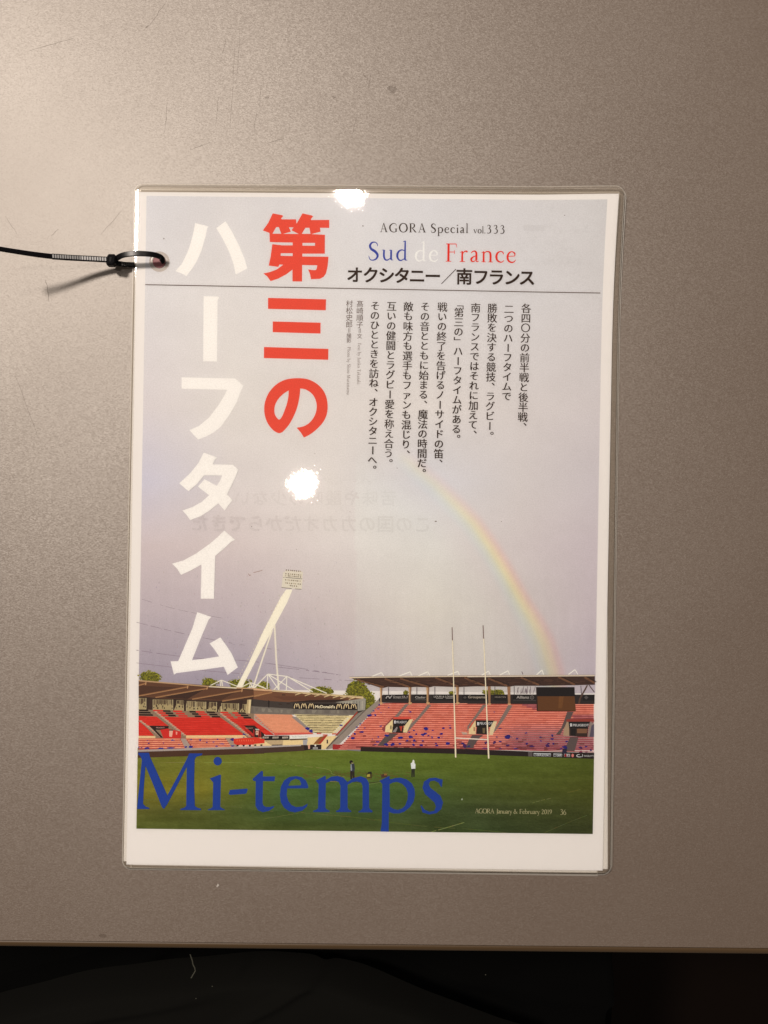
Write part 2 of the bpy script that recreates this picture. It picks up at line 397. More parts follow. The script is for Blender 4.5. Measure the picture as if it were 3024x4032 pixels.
class Ink:
    def __init__(s): s.v, s.f, s.c = [], [], []
    def poly(s, pts, col, z=None, holes=(), dx=0, dy=0):
        loops = [pts] + list(holes)
        z = settle(pts, z or nextz())
        b = len(s.v); c = ink(col)
        for L in loops:
            for (x, y) in L: s.v.append(W(x + dx, y + dy, z)); s.c.append(c)
        for t in tessellate_polygon([[Vector((x, y, 0)) for x, y in L] for L in loops]):
            a, b1, c1 = (s.v[b + i] for i in t)
            if (b1 - a).cross(c1 - a).z < 0: t = t[::-1]
            s.f.append(tuple(b + i for i in t))
    def quad(s, pts, col, z):
        z = settle(pts, z)
        b = len(s.v); c = ink(col)
        for (x, y) in pts: s.v.append(W(x, y, z)); s.c.append(c)
        s.f.append((b, b+1, b+2, b+3))
    def line(s, pts, wd, col, z=None, smooth=False):
        z = nextz() if z is None else z
        s.stroke([(p[0], p[1], p[2] if len(p) > 2 else wd) for p in pts], col, z, smooth)
    def stroke(s, pts, col, z, smooth=False):
        if smooth: pts = catmull(pts, 6)
        z = settle(pts, z)
        b = len(s.v); c = ink(col); n = len(pts)
        for i, (x, y, wd) in enumerate(pts):
            ax, ay, _ = pts[max(0, i-1)]; bx, by, _ = pts[min(n-1, i+1)]
            L = math.hypot(bx-ax, by-ay) or 1; nx, ny = -(by-ay)/L*wd/2, (bx-ax)/L*wd/2
            s.v.append(W(x+nx, y+ny, z)); s.v.append(W(x-nx, y-ny, z)); s.c += [c, c]
            if i: k = b + 2*i; s.f.append((k-2, k-1, k+1, k))
    def disc(s, x, y, rx, ry, col, z=None, n=14, jit=0, rnd=random):
        pts = [(x + rx*(1+rnd.uniform(-jit, jit))*math.cos(i/n*2*math.pi), y + ry*(1+rnd.uniform(-jit, jit))*math.sin(i/n*2*math.pi)) for i in range(n)]
        s.poly(pts, col, z)
    def done(s, name, label=None, kind=None):
        return new_obj(name, s.v, s.f, M_INK, page, cols=s.c, label=label, kind=kind)
def catmull(pts, n):
    out = []
    for i in range(len(pts)-1):
        p0 = pts[max(0, i-1)]; p1 = pts[i]; p2 = pts[i+1]; p3 = pts[min(len(pts)-1, i+2)]
        for k in range(n):
            t = k / n
            out.append(tuple(0.5*((2*b)+(c-a)*t+(2*a-5*b+4*c-d)*t*t+(3*b-a-3*c+d)*t**3) for a, b, c, d in zip(p0, p1, p2, p3)))
    out.append(tuple(pts[-1])); return out
def org(ox, oy, s):                # coordinates read in an enlarged crop -> photo pixels
    return lambda pts: [(ox + p[0]/s, oy + p[1]/s) + tuple(q/s for q in p[2:]) for p in pts]

# -------- sky and pitch: a fine field of print colour
SX = [560, 900, 1300, 1700, 2050, 2380]
SKY = [(780, [(213,206,202),(216,208,202),(217,210,205),(216,210,206),(214,207,202),(208,201,195)]),
       (1150, [(219,211,205),(222,213,205),(221,213,206),(218,211,206),(216,209,204),(212,204,198)]),
       (1600, [(218,207,202),(222,212,202),(222,212,203),(222,212,203),(217,207,200),(212,201,196)]),
       (1900, [(204,196,201),(219,208,201),(222,212,203),(214,208,206),(214,204,198),(207,196,194)]),
       (2150, [(203,187,184),(210,195,190),(218,207,200),(217,208,201),(209,197,193),(201,187,188)]),
       (2400, [(190,175,176),(194,179,179),(205,191,186),(212,201,191),(205,194,188),(197,182,184)]),
       (2680, [(164,151,160),(167,155,165),(190,176,179),(204,191,184),(198,187,182),(188,174,180)])]
RB = [(1590,1790),(1650,1850),(1717,1905),(1797,1985),(1869,2061),(1936,2158),(1995,2256),(2055,2365),(2106,2450),(2145,2530),(2178,2640),(2190,2700)]
def table(T, XS, x, y):
    x = max(XS[0], min(XS[-1]-1e-3, x)); y = max(T[0][0], min(T[-1][0]-1e-3, y))
    j = max(k for k in range(len(T)-1) if T[k][0] <= y); i = max(k for k in range(len(XS)-1) if XS[k] <= x)
    u = (x-XS[i])/(XS[i+1]-XS[i]); v = (y-T[j][0])/(T[j+1][0]-T[j][0])
    a = [p+(q-p)*u for p, q in zip(T[j][1][i], T[j][1][i+1])]; b = [p+(q-p)*u for p, q in zip(T[j+1][1][i], T[j+1][1][i+1])]
    return [p+(q-p)*v for p, q in zip(a, b)]
def sky_col(x, y):
    c = table(SKY, SX, x, y)
    if y > 1700 and x > 1400:
        best, sd = 1e9, 0; 
        for (ax, ay), (bx, by) in zip(RB, RB[1:]):
            ex, ey = bx-ax, by-ay; L2 = ex*ex+ey*ey; t = max(0, min(1, ((x-ax)*ex+(y-ay)*ey)/L2))
            dx, dy = x-ax-ex*t, y-ay-ey*t; d = math.hypot(dx, dy)
            if d < best: best = d; sd = d if (ex*dy-ey*dx) < 0 else -d
        k = sm((y-1760)/500.0) * 0.25 + 0.10 * sm((y-1760)/80)
        g = lambda m, s: math.exp(-((sd-m)/s)**2)
        wd = 0.82 + 0.3*sm((y-2300)/300)
        add = [0.0, 0.0, 0.0]
        for mu, s, rgb in ((28*wd, 14, (14,-20,-24)), (8*wd, 13, (26,8,-36)), (-10*wd, 12, (18,18,-34)), (-30*wd, 16, (-2,12,-8)), (-50*wd, 16, (-8,4,8))):
            e = g(mu, s) * k
            for q in range(3): add[q] += rgb[q]*e
        ins = max(0, min(1, (-sd-40)/120)) * sm((y-1700)/300) * (1 if sd < 0 else 0)
        add = [a + ins * b for a, b in zip(add, (2, 4, 3))]
        c = [p+q for p, q in zip(c, add)]
    q_ = sm((y-1800)/300); c = [c[0]+4*q_, c[1]+4*q_, c[2]+2.5*q_]
    f = 2.2*noise.noise(Vector((x/170, y/120, 1))) + 1.5*noise.noise(Vector((x/35, y/35, 7))) + (2.2 if y > 2150 else 1.0)*noise.noise(Vector((x/11, y/17, 3)))
    vst = sm((y-2150)/300) * 2.6*noise.noise(Vector((x/18, y/260, 9)))
    return tuple(max(0, min(255, p + f + vst)) for p in c)
GX = [540, 800, 1100, 1500, 1900, 2340]
GR = [(2940, [(104,108,40),(104,110,38),(104,112,42),(92,110,36),(86,102,34),(72,86,24)]),
      (3030, [(100,104,34),(104,108,32),(88,108,38),(84,104,32),(78,94,28),(70,82,20)]),
      (3110, [(118,112,28),(112,110,30),(66,94,40),(62,92,42),(68,82,28),(68,76,18)]),
      (3190, [(84,86,30),(76,84,30),(60,84,38),(56,80,38),(52,66,32),(54,62,18)]),
      (3290, [(76,90,32),(66,78,24),(62,72,22),(60,72,28),(44,62,26),(40,48,16)])]
def grass_col(x, y):
    c = table(GR, GX, x, y)
    c = [c[0]*1.12+4, c[1]*1.08+3, c[2]*1.03]
    f = 12*noise.noise(Vector((x/150, y/22, 1))) + 8*noise.noise(Vector((x/26, y/6, 5))) + 10*noise.noise(Vector((x/7, y/4, 8)))
    return tuple(max(0, min(255, p + f)) for p in c)
def quad_field(I, x0, x1, y0, y1, nx, ny, fn, z):
    b = len(I.v)
    for j in range(ny+1):
        for i in range(nx+1):
            u, v = x0+(x1-x0)*i/nx, y0+(y1-y0)*j/ny
            px, py = bil(Q_PR, u, v)
            I.v.append(W(px, py, z, True)); I.c.append(ink(fn(px, py)))
    for j in range(ny):
        for i in range(nx):
            k = b + j*(nx+1)+i; I.f.append((k, k+nx+1, k+nx+2, k+1))
I = Ink()
quad_field(I, 0, 1, 0, 0.778, 200, 216, sky_col, 0.000009)
quad_field(I, 0, 1, 0.872, 1, 320, 96, grass_col, 0.000012)
I.done('printed_sky_and_pitch')

# -------- the stadium
A = org(540, 2600, 3.318); B = org(1000, 2600, 3.318); C = org(1370, 2600, 3.318); Dd = org(1840, 2600, 3.19)
E8 = org(1400, 2900, 1.508); E7 = org(400, 2900, 1.508); F2 = org(1100, 2930, 2.44); G7 = org(1040, 2220, 4.608); E2 = org(530, 2930, 2.552)
I = Ink(); r = random.Random(3)
for pts, wd in (([(537,2450),(700,2490),(900,2530),(1100,2560)],1.6), ([(537,2560),(760,2590),(1000,2605),(1300,2650)],1.8), ([(537,2610),(800,2640),(1200,2670),(1390,2680)],1.6), ([(560,2360),(700,2400),(880,2435)],1.3), ([(1090,2626),(1250,2645),(1340,2658)],2)):
    z = nextz()
    L = catmull([(a, b, 1) for a, b in pts], 14)
    for a, b in zip(L, L[1:]):
        if r.random() < 0.72: I.stroke([(a[0], a[1], wd*r.uniform(0.5,1.2)), (b[0], b[1], wd)], (140,122,130), z)
z = nextz()
for k in range(420):               # mottled show-through in the dark part of the printed sky
    x, y = r.uniform(560, 1330), r.uniform(2180, 2690)
    if r.random() > (y-2150)/520: continue
    w_, h_ = r.uniform(1.5, 3.5), r.uniform(2, 8)
    c = [v - r.uniform(8, 22) for v in sky_col(x, y)]
    I.quad([(x, y), (x, y+h_), (x+w_, y+h_), (x+w_, y)], c, nextz())
# trees
def tree(cx, cy, rx, ry, seed, base=(124,118,34)):
    q = random.Random(seed); I.disc(cx, cy, rx*0.9, ry*0.9, (84,82,26), n=26, jit=0.16, rnd=q)
    z1, z2 = nextz(), nextz()
    for k in range(int(rx*ry/5)+10):
        th, rr = q.uniform(0, 6.283), math.sqrt(q.random())
        rr *= 1.0 + 0.16*math.sin(th*3+seed) + 0.08*math.sin(th*7+seed*2)
        x, y = cx+rx*rr*math.cos(th)*1.02, cy+ry*rr*math.sin(th)*1.02
        s = q.uniform(1.5, 4.2); li = q.uniform(-24, 34) + (cy-y)/ry*14
        c = (base[0]+li, base[1]+li, base[2]+li*0.25)
        I.poly([(x-s, y), (x, y+s*0.8), (x+s, y+q.uniform(-1,1)), (x+q.uniform(-1,1), y-s*0.8)], c, z1 + q.random()*2e-6)
for t in ((598,2668,36,24,1),(573,2664,24,20,11),(824,2692,32,22,2),(945,2694,44,22,3),(1035,2700,30,16,12),(1262,2722,40,20,4),(1290,2722,26,14,5),(1405,2722,46,44,6),(1425,2752,44,50,7),(1452,2770,26,44,17),(1597,2728,11,9,8),(1778,2729,12,9,9),(1925,2726,28,11,10),(1962,2726,26,11,13)):
    tree(*t)
# mast with floodlights, rigging
cream = (243,232,208)
def PA(pts, col, f=A, holes=()): I.poly(f(pts), col, holes=[f(h) for h in holes])
def LN(pts, wd, col, f=A): z = nextz(); I.stroke([(x, y, wd/ (3.318)) for x, y in [p[:2] for p in f(pts)]], col, z)
I.poly([(1127,2321),(1152,2321),(1131,2372),(1084,2459),(1003,2610),(953,2707),(930,2707),(975,2620),(1040,2478),(1105,2352)], cream)
zz = nextz()
for k in range(26):
    t = k/26; x = 1120-(1120-925)*t; y = 2330+(2690-2330)*t
    I.quad([(x-1,y),(x-3,y+7),(x-1.2,y+7),(x+0.6,y)], (225,210,180), zz)
I.line([(1081,2462),(1088,2600),(1098,2714)], 7, (232,220,198)); I.line([(1072,2480),(1035,2590),(995,2712)], 6, (236,224,200))
I.poly(G7([(388,120),(705,145),(685,462),(318,432),(345,150),(372,150)]), (222,210,190))
zz = nextz(); q = random.Random(8)
for row, yy in enumerate((112, 180, 215, 290, 345, 395)):
    for k in range(8 if row != 5 else 4):
        x = 405 + k*37 + q.uniform(-6,6) - row*4 + (90 if row == 5 else 0); yb = yy + (k*37)*0.09
        I.poly(G7([(x-13,yb),(x,yb+15),(x+14,yb+2),(x+q.uniform(-4,4),yb-14)]), (118,98,72) if q.random()<0.7 else (176,158,128), zz)
LN([(388,246),(690,274)], 6, (60,44,34), G7); LN([(315,430),(500,448)], 6, (70,52,40), G7); LN([(560,456),(680,462)], 6, (80,60,46), G7)
LN([(345,246),(372,246)], 5, (60,44,34), G7)
for a, b in (((0,360),(180,180)),((180,180),(430,210)),((430,210),(950,430)),((180,180),(172,372)),((190,190),(325,385)),((260,385),(430,210)),((430,210),(423,398)),((200,190),(540,402)),((445,215),(770,412)),((0,310),(160,372)),((0,330),(-70,360))):
    LN([a, b], 13, (236,226,206), B)
for a, b in (((945,335),(1100,258)),((1100,258),(1310,340)),((1095,258),(1092,338)),((1105,258),(1118,338)),((1360,352),(1480,290)),((1480,290),(1659,355)),((1480,292),(1465,355)),((1485,292),(1500,355)),((1535,362),(1659,225))):
    LN([a, b], 12, (234,223,200), A)
# ---- left stand: wall boxes under the roof
PA([(20,262),(1660,378),(1660,700),(20,640)], (66,46,36))
q = random.Random(21)
for x0, x1, y0, y1 in ((22,120,492,640),(205,470,512,650),(478,612,520,655),(640,760,532,662),(765,902,540,665),(912,1042,545,668),(1060,1100,600,676),(1100,1330,560,680),(1345,1430,570,690)):
    PA([(x0,y0),(x1,y0+4),(x1,y1+4),(x0,y1)], (176,156,112))
    zz = nextz()
    x = x0 + 4
    while x < x1 - 8:
        wd = q.uniform(10, 34)
        I.poly(A([(x,y0+6),(min(x1-3,x+wd),y0+6),(min(x1-3,x+wd),y0+q.uniform(40,90)),(x,y0+q.uniform(40,90))]), q.choice([(120,100,74),(98,78,58),(150,132,98),(84,66,50)]), zz)
        x += wd + q.uniform(3, 8)
    zz = nextz()
    for k in range(int((x1-x0)/30)):
        x = q.uniform(x0, x1-16); y = q.uniform(y0+70, y1-30)
        I.poly(A([(x,y),(x+q.uniform(8,22),y),(x+q.uniform(8,22),y+q.uniform(8,26)),(x,y+q.uniform(8,26))]), (52,38,30), nextz())
    zz = nextz()
    for x in (x0, x1-6): I.poly(A([(x,y0),(x+6,y0),(x+6,y1),(x,y1)]), (216,196,148), zz)
PA([(1440,495),(1492,505),(1475,705),(1425,690)], (190,166,122)); PA([(1462,500),(1492,505),(1475,705),(1452,700)], (226,204,156))
PA([(1492,505),(1660,520),(1660,605),(1490,595)], (58,50,46)); PA([(1490,595),(1660,600),(1660,705),(1478,700)], (118,106,94))
for x in (120, 470, 605, 900, 1050, 1340): PA([(x,480),(x+50,490),(x+34,600),(x+6,660)], (58,40,32))
# roof of the left stand
PA([(22,275),(920,355),(1660,400),(1660,505),(1100,528),(700,512),(250,492),(22,466)], (102,66,46))
PA([(22,330),(620,358),(30,452)], (84,53,38)); PA([(300,470),(880,378),(660,505),(420,494)], (66,42,33)); PA([(760,500),(1300,410),(1100,520)], (84,53,38)); PA([(1160,522),(1660,445),(1660,505)], (78,50,37))
for a, b in (((22,325),(118,296)),((22,462),(655,345)),((240,482),(915,365)),((720,505),(1370,392)),((1112,530),(1660,440))):
    LN([a, b], 17, (150,104,68), A); LN([(a[0],a[1]+6),(b[0],b[1]+6)], 7, (184,138,92), A)
for x, y in ((108,290),(655,336),(910,348),(1365,380)): PA([(x,y-6),(x+16,y-6),(x+10,y+30),(x-4,y+34)], (196,150,104))
PA([(22,256),(920,332),(1660,370),(1660,386),(920,348),(22,272)], (196,158,116)); PA([(22,272),(920,346),(920,352),(22,278)], (120,84,58))
PA([(940,336),(1300,352),(1300,370),(940,350)], (226,208,176))
# seats of the left stand
PA([(20,640),(1660,700),(1660,1010),(20,1020)], (150,124,98))
red = (214,52,38)
def rows(poly, n, col, col2, f=A, jit=6):
    """parallelogram poly TL TR BR BL cut into n seat rows"""
    z1 = nextz()
    for k in range(n):
        for part, cc in ((0, col), (1, col2)):
            v0 = (k + (0 if part == 0 else 0.68)) / n; v1 = (k + (0.68 if part == 0 else 1)) / n
            m = 10; prev = None
            for s in range(m):
                u0, u1 = s/m, (s+1)/m
                e = r.uniform(-jit, jit)
                c = tuple(max(0, min(255, q_+e)) for q_ in cc)
                pts = [bil(poly, u0, v0), bil(poly, u0, v1), bil(poly, u1, v1), bil(poly, u1, v0)]
                I.quad(f(pts), c, z1)
for x0, kind in ((20,'b'),(205,'r'),(335,'b'),(468,'r'),(680,'b'),(765,'r'),(905,'b'),(1085,'r'),(1240,'r'),(1318,'b')):
    wd = {20:120,205:130,335:95,468:115,680:85,765:110,905:105,1085:100,1240:80,1318:95}[x0]
    yb = 640 + x0*0.028
    for k in range(3):
        sh = 34*k if x0 > 20 else 30*k
        xx0 = x0 + sh if x0 > 20 else 20
        PA([(xx0, yb+k*30),(xx0+wd+(sh if x0 == 20 else 0), yb+2+k*30),(xx0+wd+14+(sh if x0 == 20 else 0), yb+24+k*30),(xx0+8, yb+22+k*30)], (40,22,18) if kind == 'b' else (212,54,42))
rows([(20,726),(255,735),(415,862),(20,838)], 5, red, (196,44,32))
rows([(20,838),(90,842),(225,985),(20,985)], 6, red, (196,44,32))
rows([(60,800),(390,845),(420,862),(110,850)], 1, red, red)
rows([(330,738),(1095,748),(1405,975),(640,980)], 10, red, (194,42,30))
rows([(1170,756),(1500,762),(1660,872),(1330,850)], 4, red, (194,42,30))
PA([(1320,848),(1400,850),(1520,1000),(1480,1000)], red)
PA([(1560,850),(1660,905),(1660,990),(1620,960)], red)
for a, b, n_ in (((225,665),(625,985),16),((30,785),(330,1015),13),((1080,690),(1470,1000),16)):
    PA([(a[0]-14,a[1]),(a[0]+22,a[1]),(b[0]+22,b[1]),(b[0]-26,b[1])], (172,146,124))
    zz = nextz()
    for k in range(n_):
        t = k/n_; x, y = a[0]+(b[0]-a[0])*t, a[1]+(b[1]-a[1])*t
        I.poly(A([(x+8,y),(x+40,y+2),(x+34,y+12),(x+6,y+9)]), (226,150,118) if k % 2 else (206,180,152), zz)
        I.poly(A([(x-18,y+8),(x+2,y+9),(x+2,y+15),(x-14,y+14)]), (116,92,80), zz + 1e-6)
    nextz()
PA([(158,853),(415,857),(405,912),(240,905),(345,1012),(310,1010)], (44,24,20)); PA([(300,905),(395,890),(575,930),(575,1016),(345,1018)], (206,44,36))
PA([(420,905),(472,905),(455,1000),(420,995)], (226,178,154)); PA([(420,905),(472,905),(470,918),(420,918)], (60,50,44)); PA([(505,930),(528,935),(522,972),(508,970)], (230,160,140))
PA([(1355,848),(1570,850),(1660,930),(1660,1005),(1500,1003)], (44,26,22)); PA([(1355,848),(1395,850),(1520,960),(1515,1000)], (196,44,34))
for x in (1520,1585,1608): PA([(x,900),(x+12,905),(x+12,1010),(x,1008)], (188,44,34))
PA([(1546,893),(1600,898),(1598,912),(1546,908)], (196,214,196)); PA([(1550,918),(1586,920),(1584,974),(1550,972)], (232,196,168)); PA([(1560,930),(1574,932),(1572,956),(1560,955)], (170,60,46))
# cream band and lower rows
PA([(20,985),(240,988),(240,1020),(20,1022)], (228,196,146)); PA([(640,980),(1400,976),(1440,1010),(640,1018)], (230,196,144))
PA([(18,1018),(1262,1010),(1300,1128),(16,1172)], (176,78,64))
for k in range(5):
    y = 1024 + k*27
    zz = nextz()
    for (xa, xb, o) in ((20, 562+k*16, 0), (640+k*22, 1150+k*32, -4)):
        x = xa
        while x < xb:
            x2 = min(xb, x + r.uniform(30, 70)); e = r.uniform(-12, 10)
            dy = -(x/1659.0)*8 + o
            I.quad(A([(x,y+dy),(x,y+14+dy),(x2,y+14+dy),(x2,y+dy)]), (238+e,160+e,124+e), zz); x = x2
PA([(566,1020),(632,1018),(720,1150),(632,1155)], (176,154,140)); PA([(1150,1012),(1232,1010),(1310,1125),(1232,1128)], (172,146,128))
def blot(x, y, sx, sy, f, col=(46,38,132), q=random.Random(77)):
    n = 9; pts = []
    for i in range(n):
        th = i/n*6.283; rr = q.uniform(0.55, 1.15)
        pts.append((x+sx*rr*math.cos(th), y+sy*rr*math.sin(th)))
    I.poly(f(pts), col)
for x, y, sx, sy in ((135,1048,12,7),(152,1084,16,8),(60,1140,20,8),(25,1140,8,14),(130,1148,50,16),(470,1042,28,10),(310,1148,48,14),(345,1080,10,6),(450,1142,60,12),(545,1098,14,8),(705,1035,16,12),(825,1038,18,14),(915,1038,14,6),(1052,1030,14,9),(910,1070,14,9),(1000,1066,16,7),(700,1130,30,18),(635,1132,26,14),(1110,1092,38,9),(1040,1120,22,12),(1240,1035,34,18),(1250,1120,30,10),(1395,966,22,10),(1392,1002,18,6),(210,1180,22,22)):
    blot(x, y, sx, sy, A)
PA([(1262,1022),(1400,1012),(1600,1010),(1660,1012),(1660,1085),(1560,1098),(1310,1110),(1262,1085)], (214,60,38))
zz = nextz()
for k in range(12): x = 1300+k*30; I.poly(A([(x,1040),(x+8,1030),(x+14,1055),(x+4,1060)]), (236,110,74), zz)
zz = nextz()
for k in range(9): x = 1300+k*40; I.poly(A([(x,1104),(x+24,1100),(x+24,1122),(x,1124)]), (236,196,164) if k%2 else (44,30,24), zz)
PA([(12,1168),(1290,1128),(1660,1120),(1660,1150),(12,1196)], (176,160,150))
PA([(12,1194),(1660,1146),(1660,1216),(12,1272)], (80,50,32))
# ---- centre of the picture (crop B)
PA([(-10,500),(450,545),(1040,545),(1240,515),(1430,480),(1462,500),(1455,650),(1350,705),(0,705)], (70,60,54), B)
PA([(-10,600),(505,632),(1350,650),(1345,715),(0,705)], (126,116,104), B)
zz = nextz()
for k in range(16): x = 20+k*82; y0 = 612+ (30 if x > 400 else x*0.07); I.poly(B([(x,y0+6),(x+r.uniform(20,70),y0+8),(x+r.uniform(20,70),y0+52),(x,y0+50)]), r.choice([(136,126,112),(116,106,96),(146,136,120)]), nextz())
PA([(1060,548),(1240,520),(1432,490),(1462,505),(1452,650),(1355,660),(1352,566)], (164,156,140), B)
zz = nextz()
for k in range(9): x = 1120+k*36; I.poly(B([(x,560-k*6),(x+14,556-k*6),(x+16,600),(x,600)] if k < 6 else [(x,530),(x+14,528),(x+10,640),(x,640)]), r.choice([(186,176,156),(140,132,120)]), zz)
PA([(515,562),(1352,568),(1350,650),(510,636)], (34,24,22), B)
for cxm in (560, 652, 748, 1113, 1207, 1302):
    y0 = 630 if cxm < 900 else 636
    for sgn in (-1, 1):
        z1 = nextz()
        I.stroke([(x, y, w_) for x, y, w_ in catmull(B([(cxm, y0-18, 5),(cxm+sgn*5, y0-52, 8),(cxm+sgn*17, y0-62, 9),(cxm+sgn*28, y0-38, 10),(cxm+sgn*34, y0-2, 11)]), 6)], (236,208,158), z1)
# roof of the bend
PA([(-5,388),(240,403),(620,432),(1000,462),(1425,498),(1240,524),(1000,546),(450,546),(190,530),(-5,505)], (120,78,54), B)
PA([(240,470),(700,470),(1100,500),(960,520),(400,520)], (108,68,48), B); PA([(450,546),(720,520),(1100,512),(1240,515),(1040,548)], (52,36,30), B)
PA([(0,400),(235,410),(60,470),(0,480)], (150,104,70), B); LN([(0,468),(240,418)], 16, (176,130,86), B)
PA([(-5,368),(235,382),(235,404),(-5,390)], (216,174,132), B); PA([(240,385),(620,412),(1000,440),(1420,470),(1432,484),(1425,500),(1000,462),(620,434),(240,406)], (222,196,150), B)
LN([(240,392),(620,420),(1420,478)], 5, (150,120,84), B)
for x, y in ((620,430),(745,440),(870,448),(995,458),(1110,468),(1210,478),(1320,488)):
    LN([(x+14,y-8),(x-80,y+22)], 12, (212,184,136), B); LN([(x+14,y+2),(x-70,y+30)], 6, (80,54,40), B)
for x, y in ((390,450),(345,570),(450,565)): PA([(x-24,y-6),(x+22,y-4),(x+22,y+8),(x-24,y+6)], (60,42,34), B)
PA([(185,520),(205,530),(200,620),(185,610)], (40,32,30), B)
# bend seating
rows([(0,700),(490,708),(760,948),(255,948)], 14, (228,160,122), (214,142,108), B, 5)
PA([(0,700),(6,700),(260,950),(240,975),(0,780)], (188,160,140), B)
rows([(-60,790),(0,785),(270,975),(150,975)], 3, red, (196,44,32), B)
for k in range(9):
    t = k/9; PA([(18+t*250, 742+t*215),(44+t*250,746+t*215),(40+t*250,760+t*215),(18+t*250,756+t*215)], (214,110,86), B)
rows([(258,945),(756,940),(780,965),(270,980)], 2, (222,110,92), (196,70,58), B)
PA([(488,738),(560,738),(800,945),(750,948)], (156,142,132), B); PA([(520,702),(580,706),(820,948),(785,948)], (214,196,150), B)
PA([(545,705),(1310,722),(1060,955),(805,950)], (228,208,156), B)
for k in range(11):
    t = k/10.5; y = 716+t*232; xa = 560+t*240; xb = 1235-t*215
    zz = nextz(); x = xa
    while x < xb:
        x2 = min(xb, x+r.uniform(20,60)); hh = r.uniform(5,10)
        I.quad(B([(x,y),(x,y+hh),(x2,y+hh),(x2,y)]), (92,72,50), zz); x = x2 + r.uniform(0,3)
for k in range(8): t = k/8; PA([(1215-t*190,750+t*200),(1240-t*190,750+t*200),(1230-t*190,768+t*200),(1208-t*190,768+t*200)], (214,206,190), B)
PA([(1310,722),(1352,655),(1352,690),(1110,985),(1060,985)], (140,110,92), B)
PA([(1300,720),(1352,664),(1352,686),(1090,978),(1062,978)], (168,62,46), B)
PA([(1440,655),(1462,650),(1120,1010),(960,1150),(905,1160),(1100,985)], (104,90,80), B)
PA([(1462,650),(1640,500),(1662,510),(1662,560),(1115,1092),(1030,1096),(1025,1150),(945,1162)], (158,142,128), B)
PA([(1360,690),(1440,655),(1100,1000),(1080,985)], (146,134,120), B)
for x, y, sx, sy in ((700,890,34,26),(745,922,34,20),(1135,850,28,12)): blot(x, y, sx, sy, B)
for x, y in ((850,955),(930,975),(1050,960)): PA([(x-30,y-8),(x+30,y-8),(x+30,y+6),(x-30,y+8)], (206,96,80), B)
PA([(0,1010),(110,1010),(150,1040),(1070,985),(1075,1000),(930,1160),(700,1160),(700,1108),(180,1118),(0,1122)], (230,204,152), B)
PA([(100,985),(462,982),(462,1040),(120,1044),(100,1020)], (36,26,24), B)
for x in (105, 235, 362): PA([(x+6,1018),(x+14,994),(x+84,992),(x+86,1016)], (214,196,174), B)
PA([(465,978),(702,972),(702,1018),(465,1026)], (232,224,210), B); PA([(465,1026),(702,1018),(690,1034),(470,1044)], (86,64,48), B)
PA([(640,1040),(705,1030),(690,1105),(640,1105)], (176,170,166), B); PA([(150,1044),(380,1044),(380,1110),(230,1112),(150,1060)], (196,170,130), B)
PA([(235,1102),(370,1098),(370,1114),(235,1116)], (56,42,36), B)
PA([(775,1092),(860,1000),(960,976),(952,990),(870,1092)], (150,96,44), B); PA([(835,1092),(905,1000),(965,975),(870,1092)], (176,60,40), B)
PA([(950,1035),(968,1035),(968,1085),(950,1085)], (66,50,46), B)
PA([(0,1000),(60,1010),(140,1030),(138,1080),(0,1092)], (214,60,38), B)
zz = nextz()
for k in range(4): x = 5+k*40; I.poly(B([(x,1098),(x+26,1096),(x+26,1116),(x,1118)]), (236,196,164) if k%2 else (44,30,24), zz)
PA([(0,1120),(620,1100),(640,1112),(612,1120),(0,1148)], (184,172,162), B); PA([(0,1147),(612,1118),(620,1105),(700,1105),(712,1165),(650,1180),(0,1216)], (76,54,42), B); PA([(650,1110),(735,1110),(745,1165),(660,1176)], (46,32,28), B)
PA([(705,1102),(732,1102),(732,1156),(710,1158)], (222,170,140), B)
PA([(735,1100),(882,1100),(880,1162),(735,1164)], (40,28,26), B); PA([(770,1136),(834,1134),(834,1160),(770,1160)], (186,180,170), B); I.disc(*B([(803,1112)])[0], 3.5, 4, (226,220,206))
PA([(1030,1096),(1212,1100),(1212,1168),(1028,1164)], (170,46,44), B); PA([(1212,1112),(1398,1118),(1396,1188),(1212,1172)], (134,126,126), B)
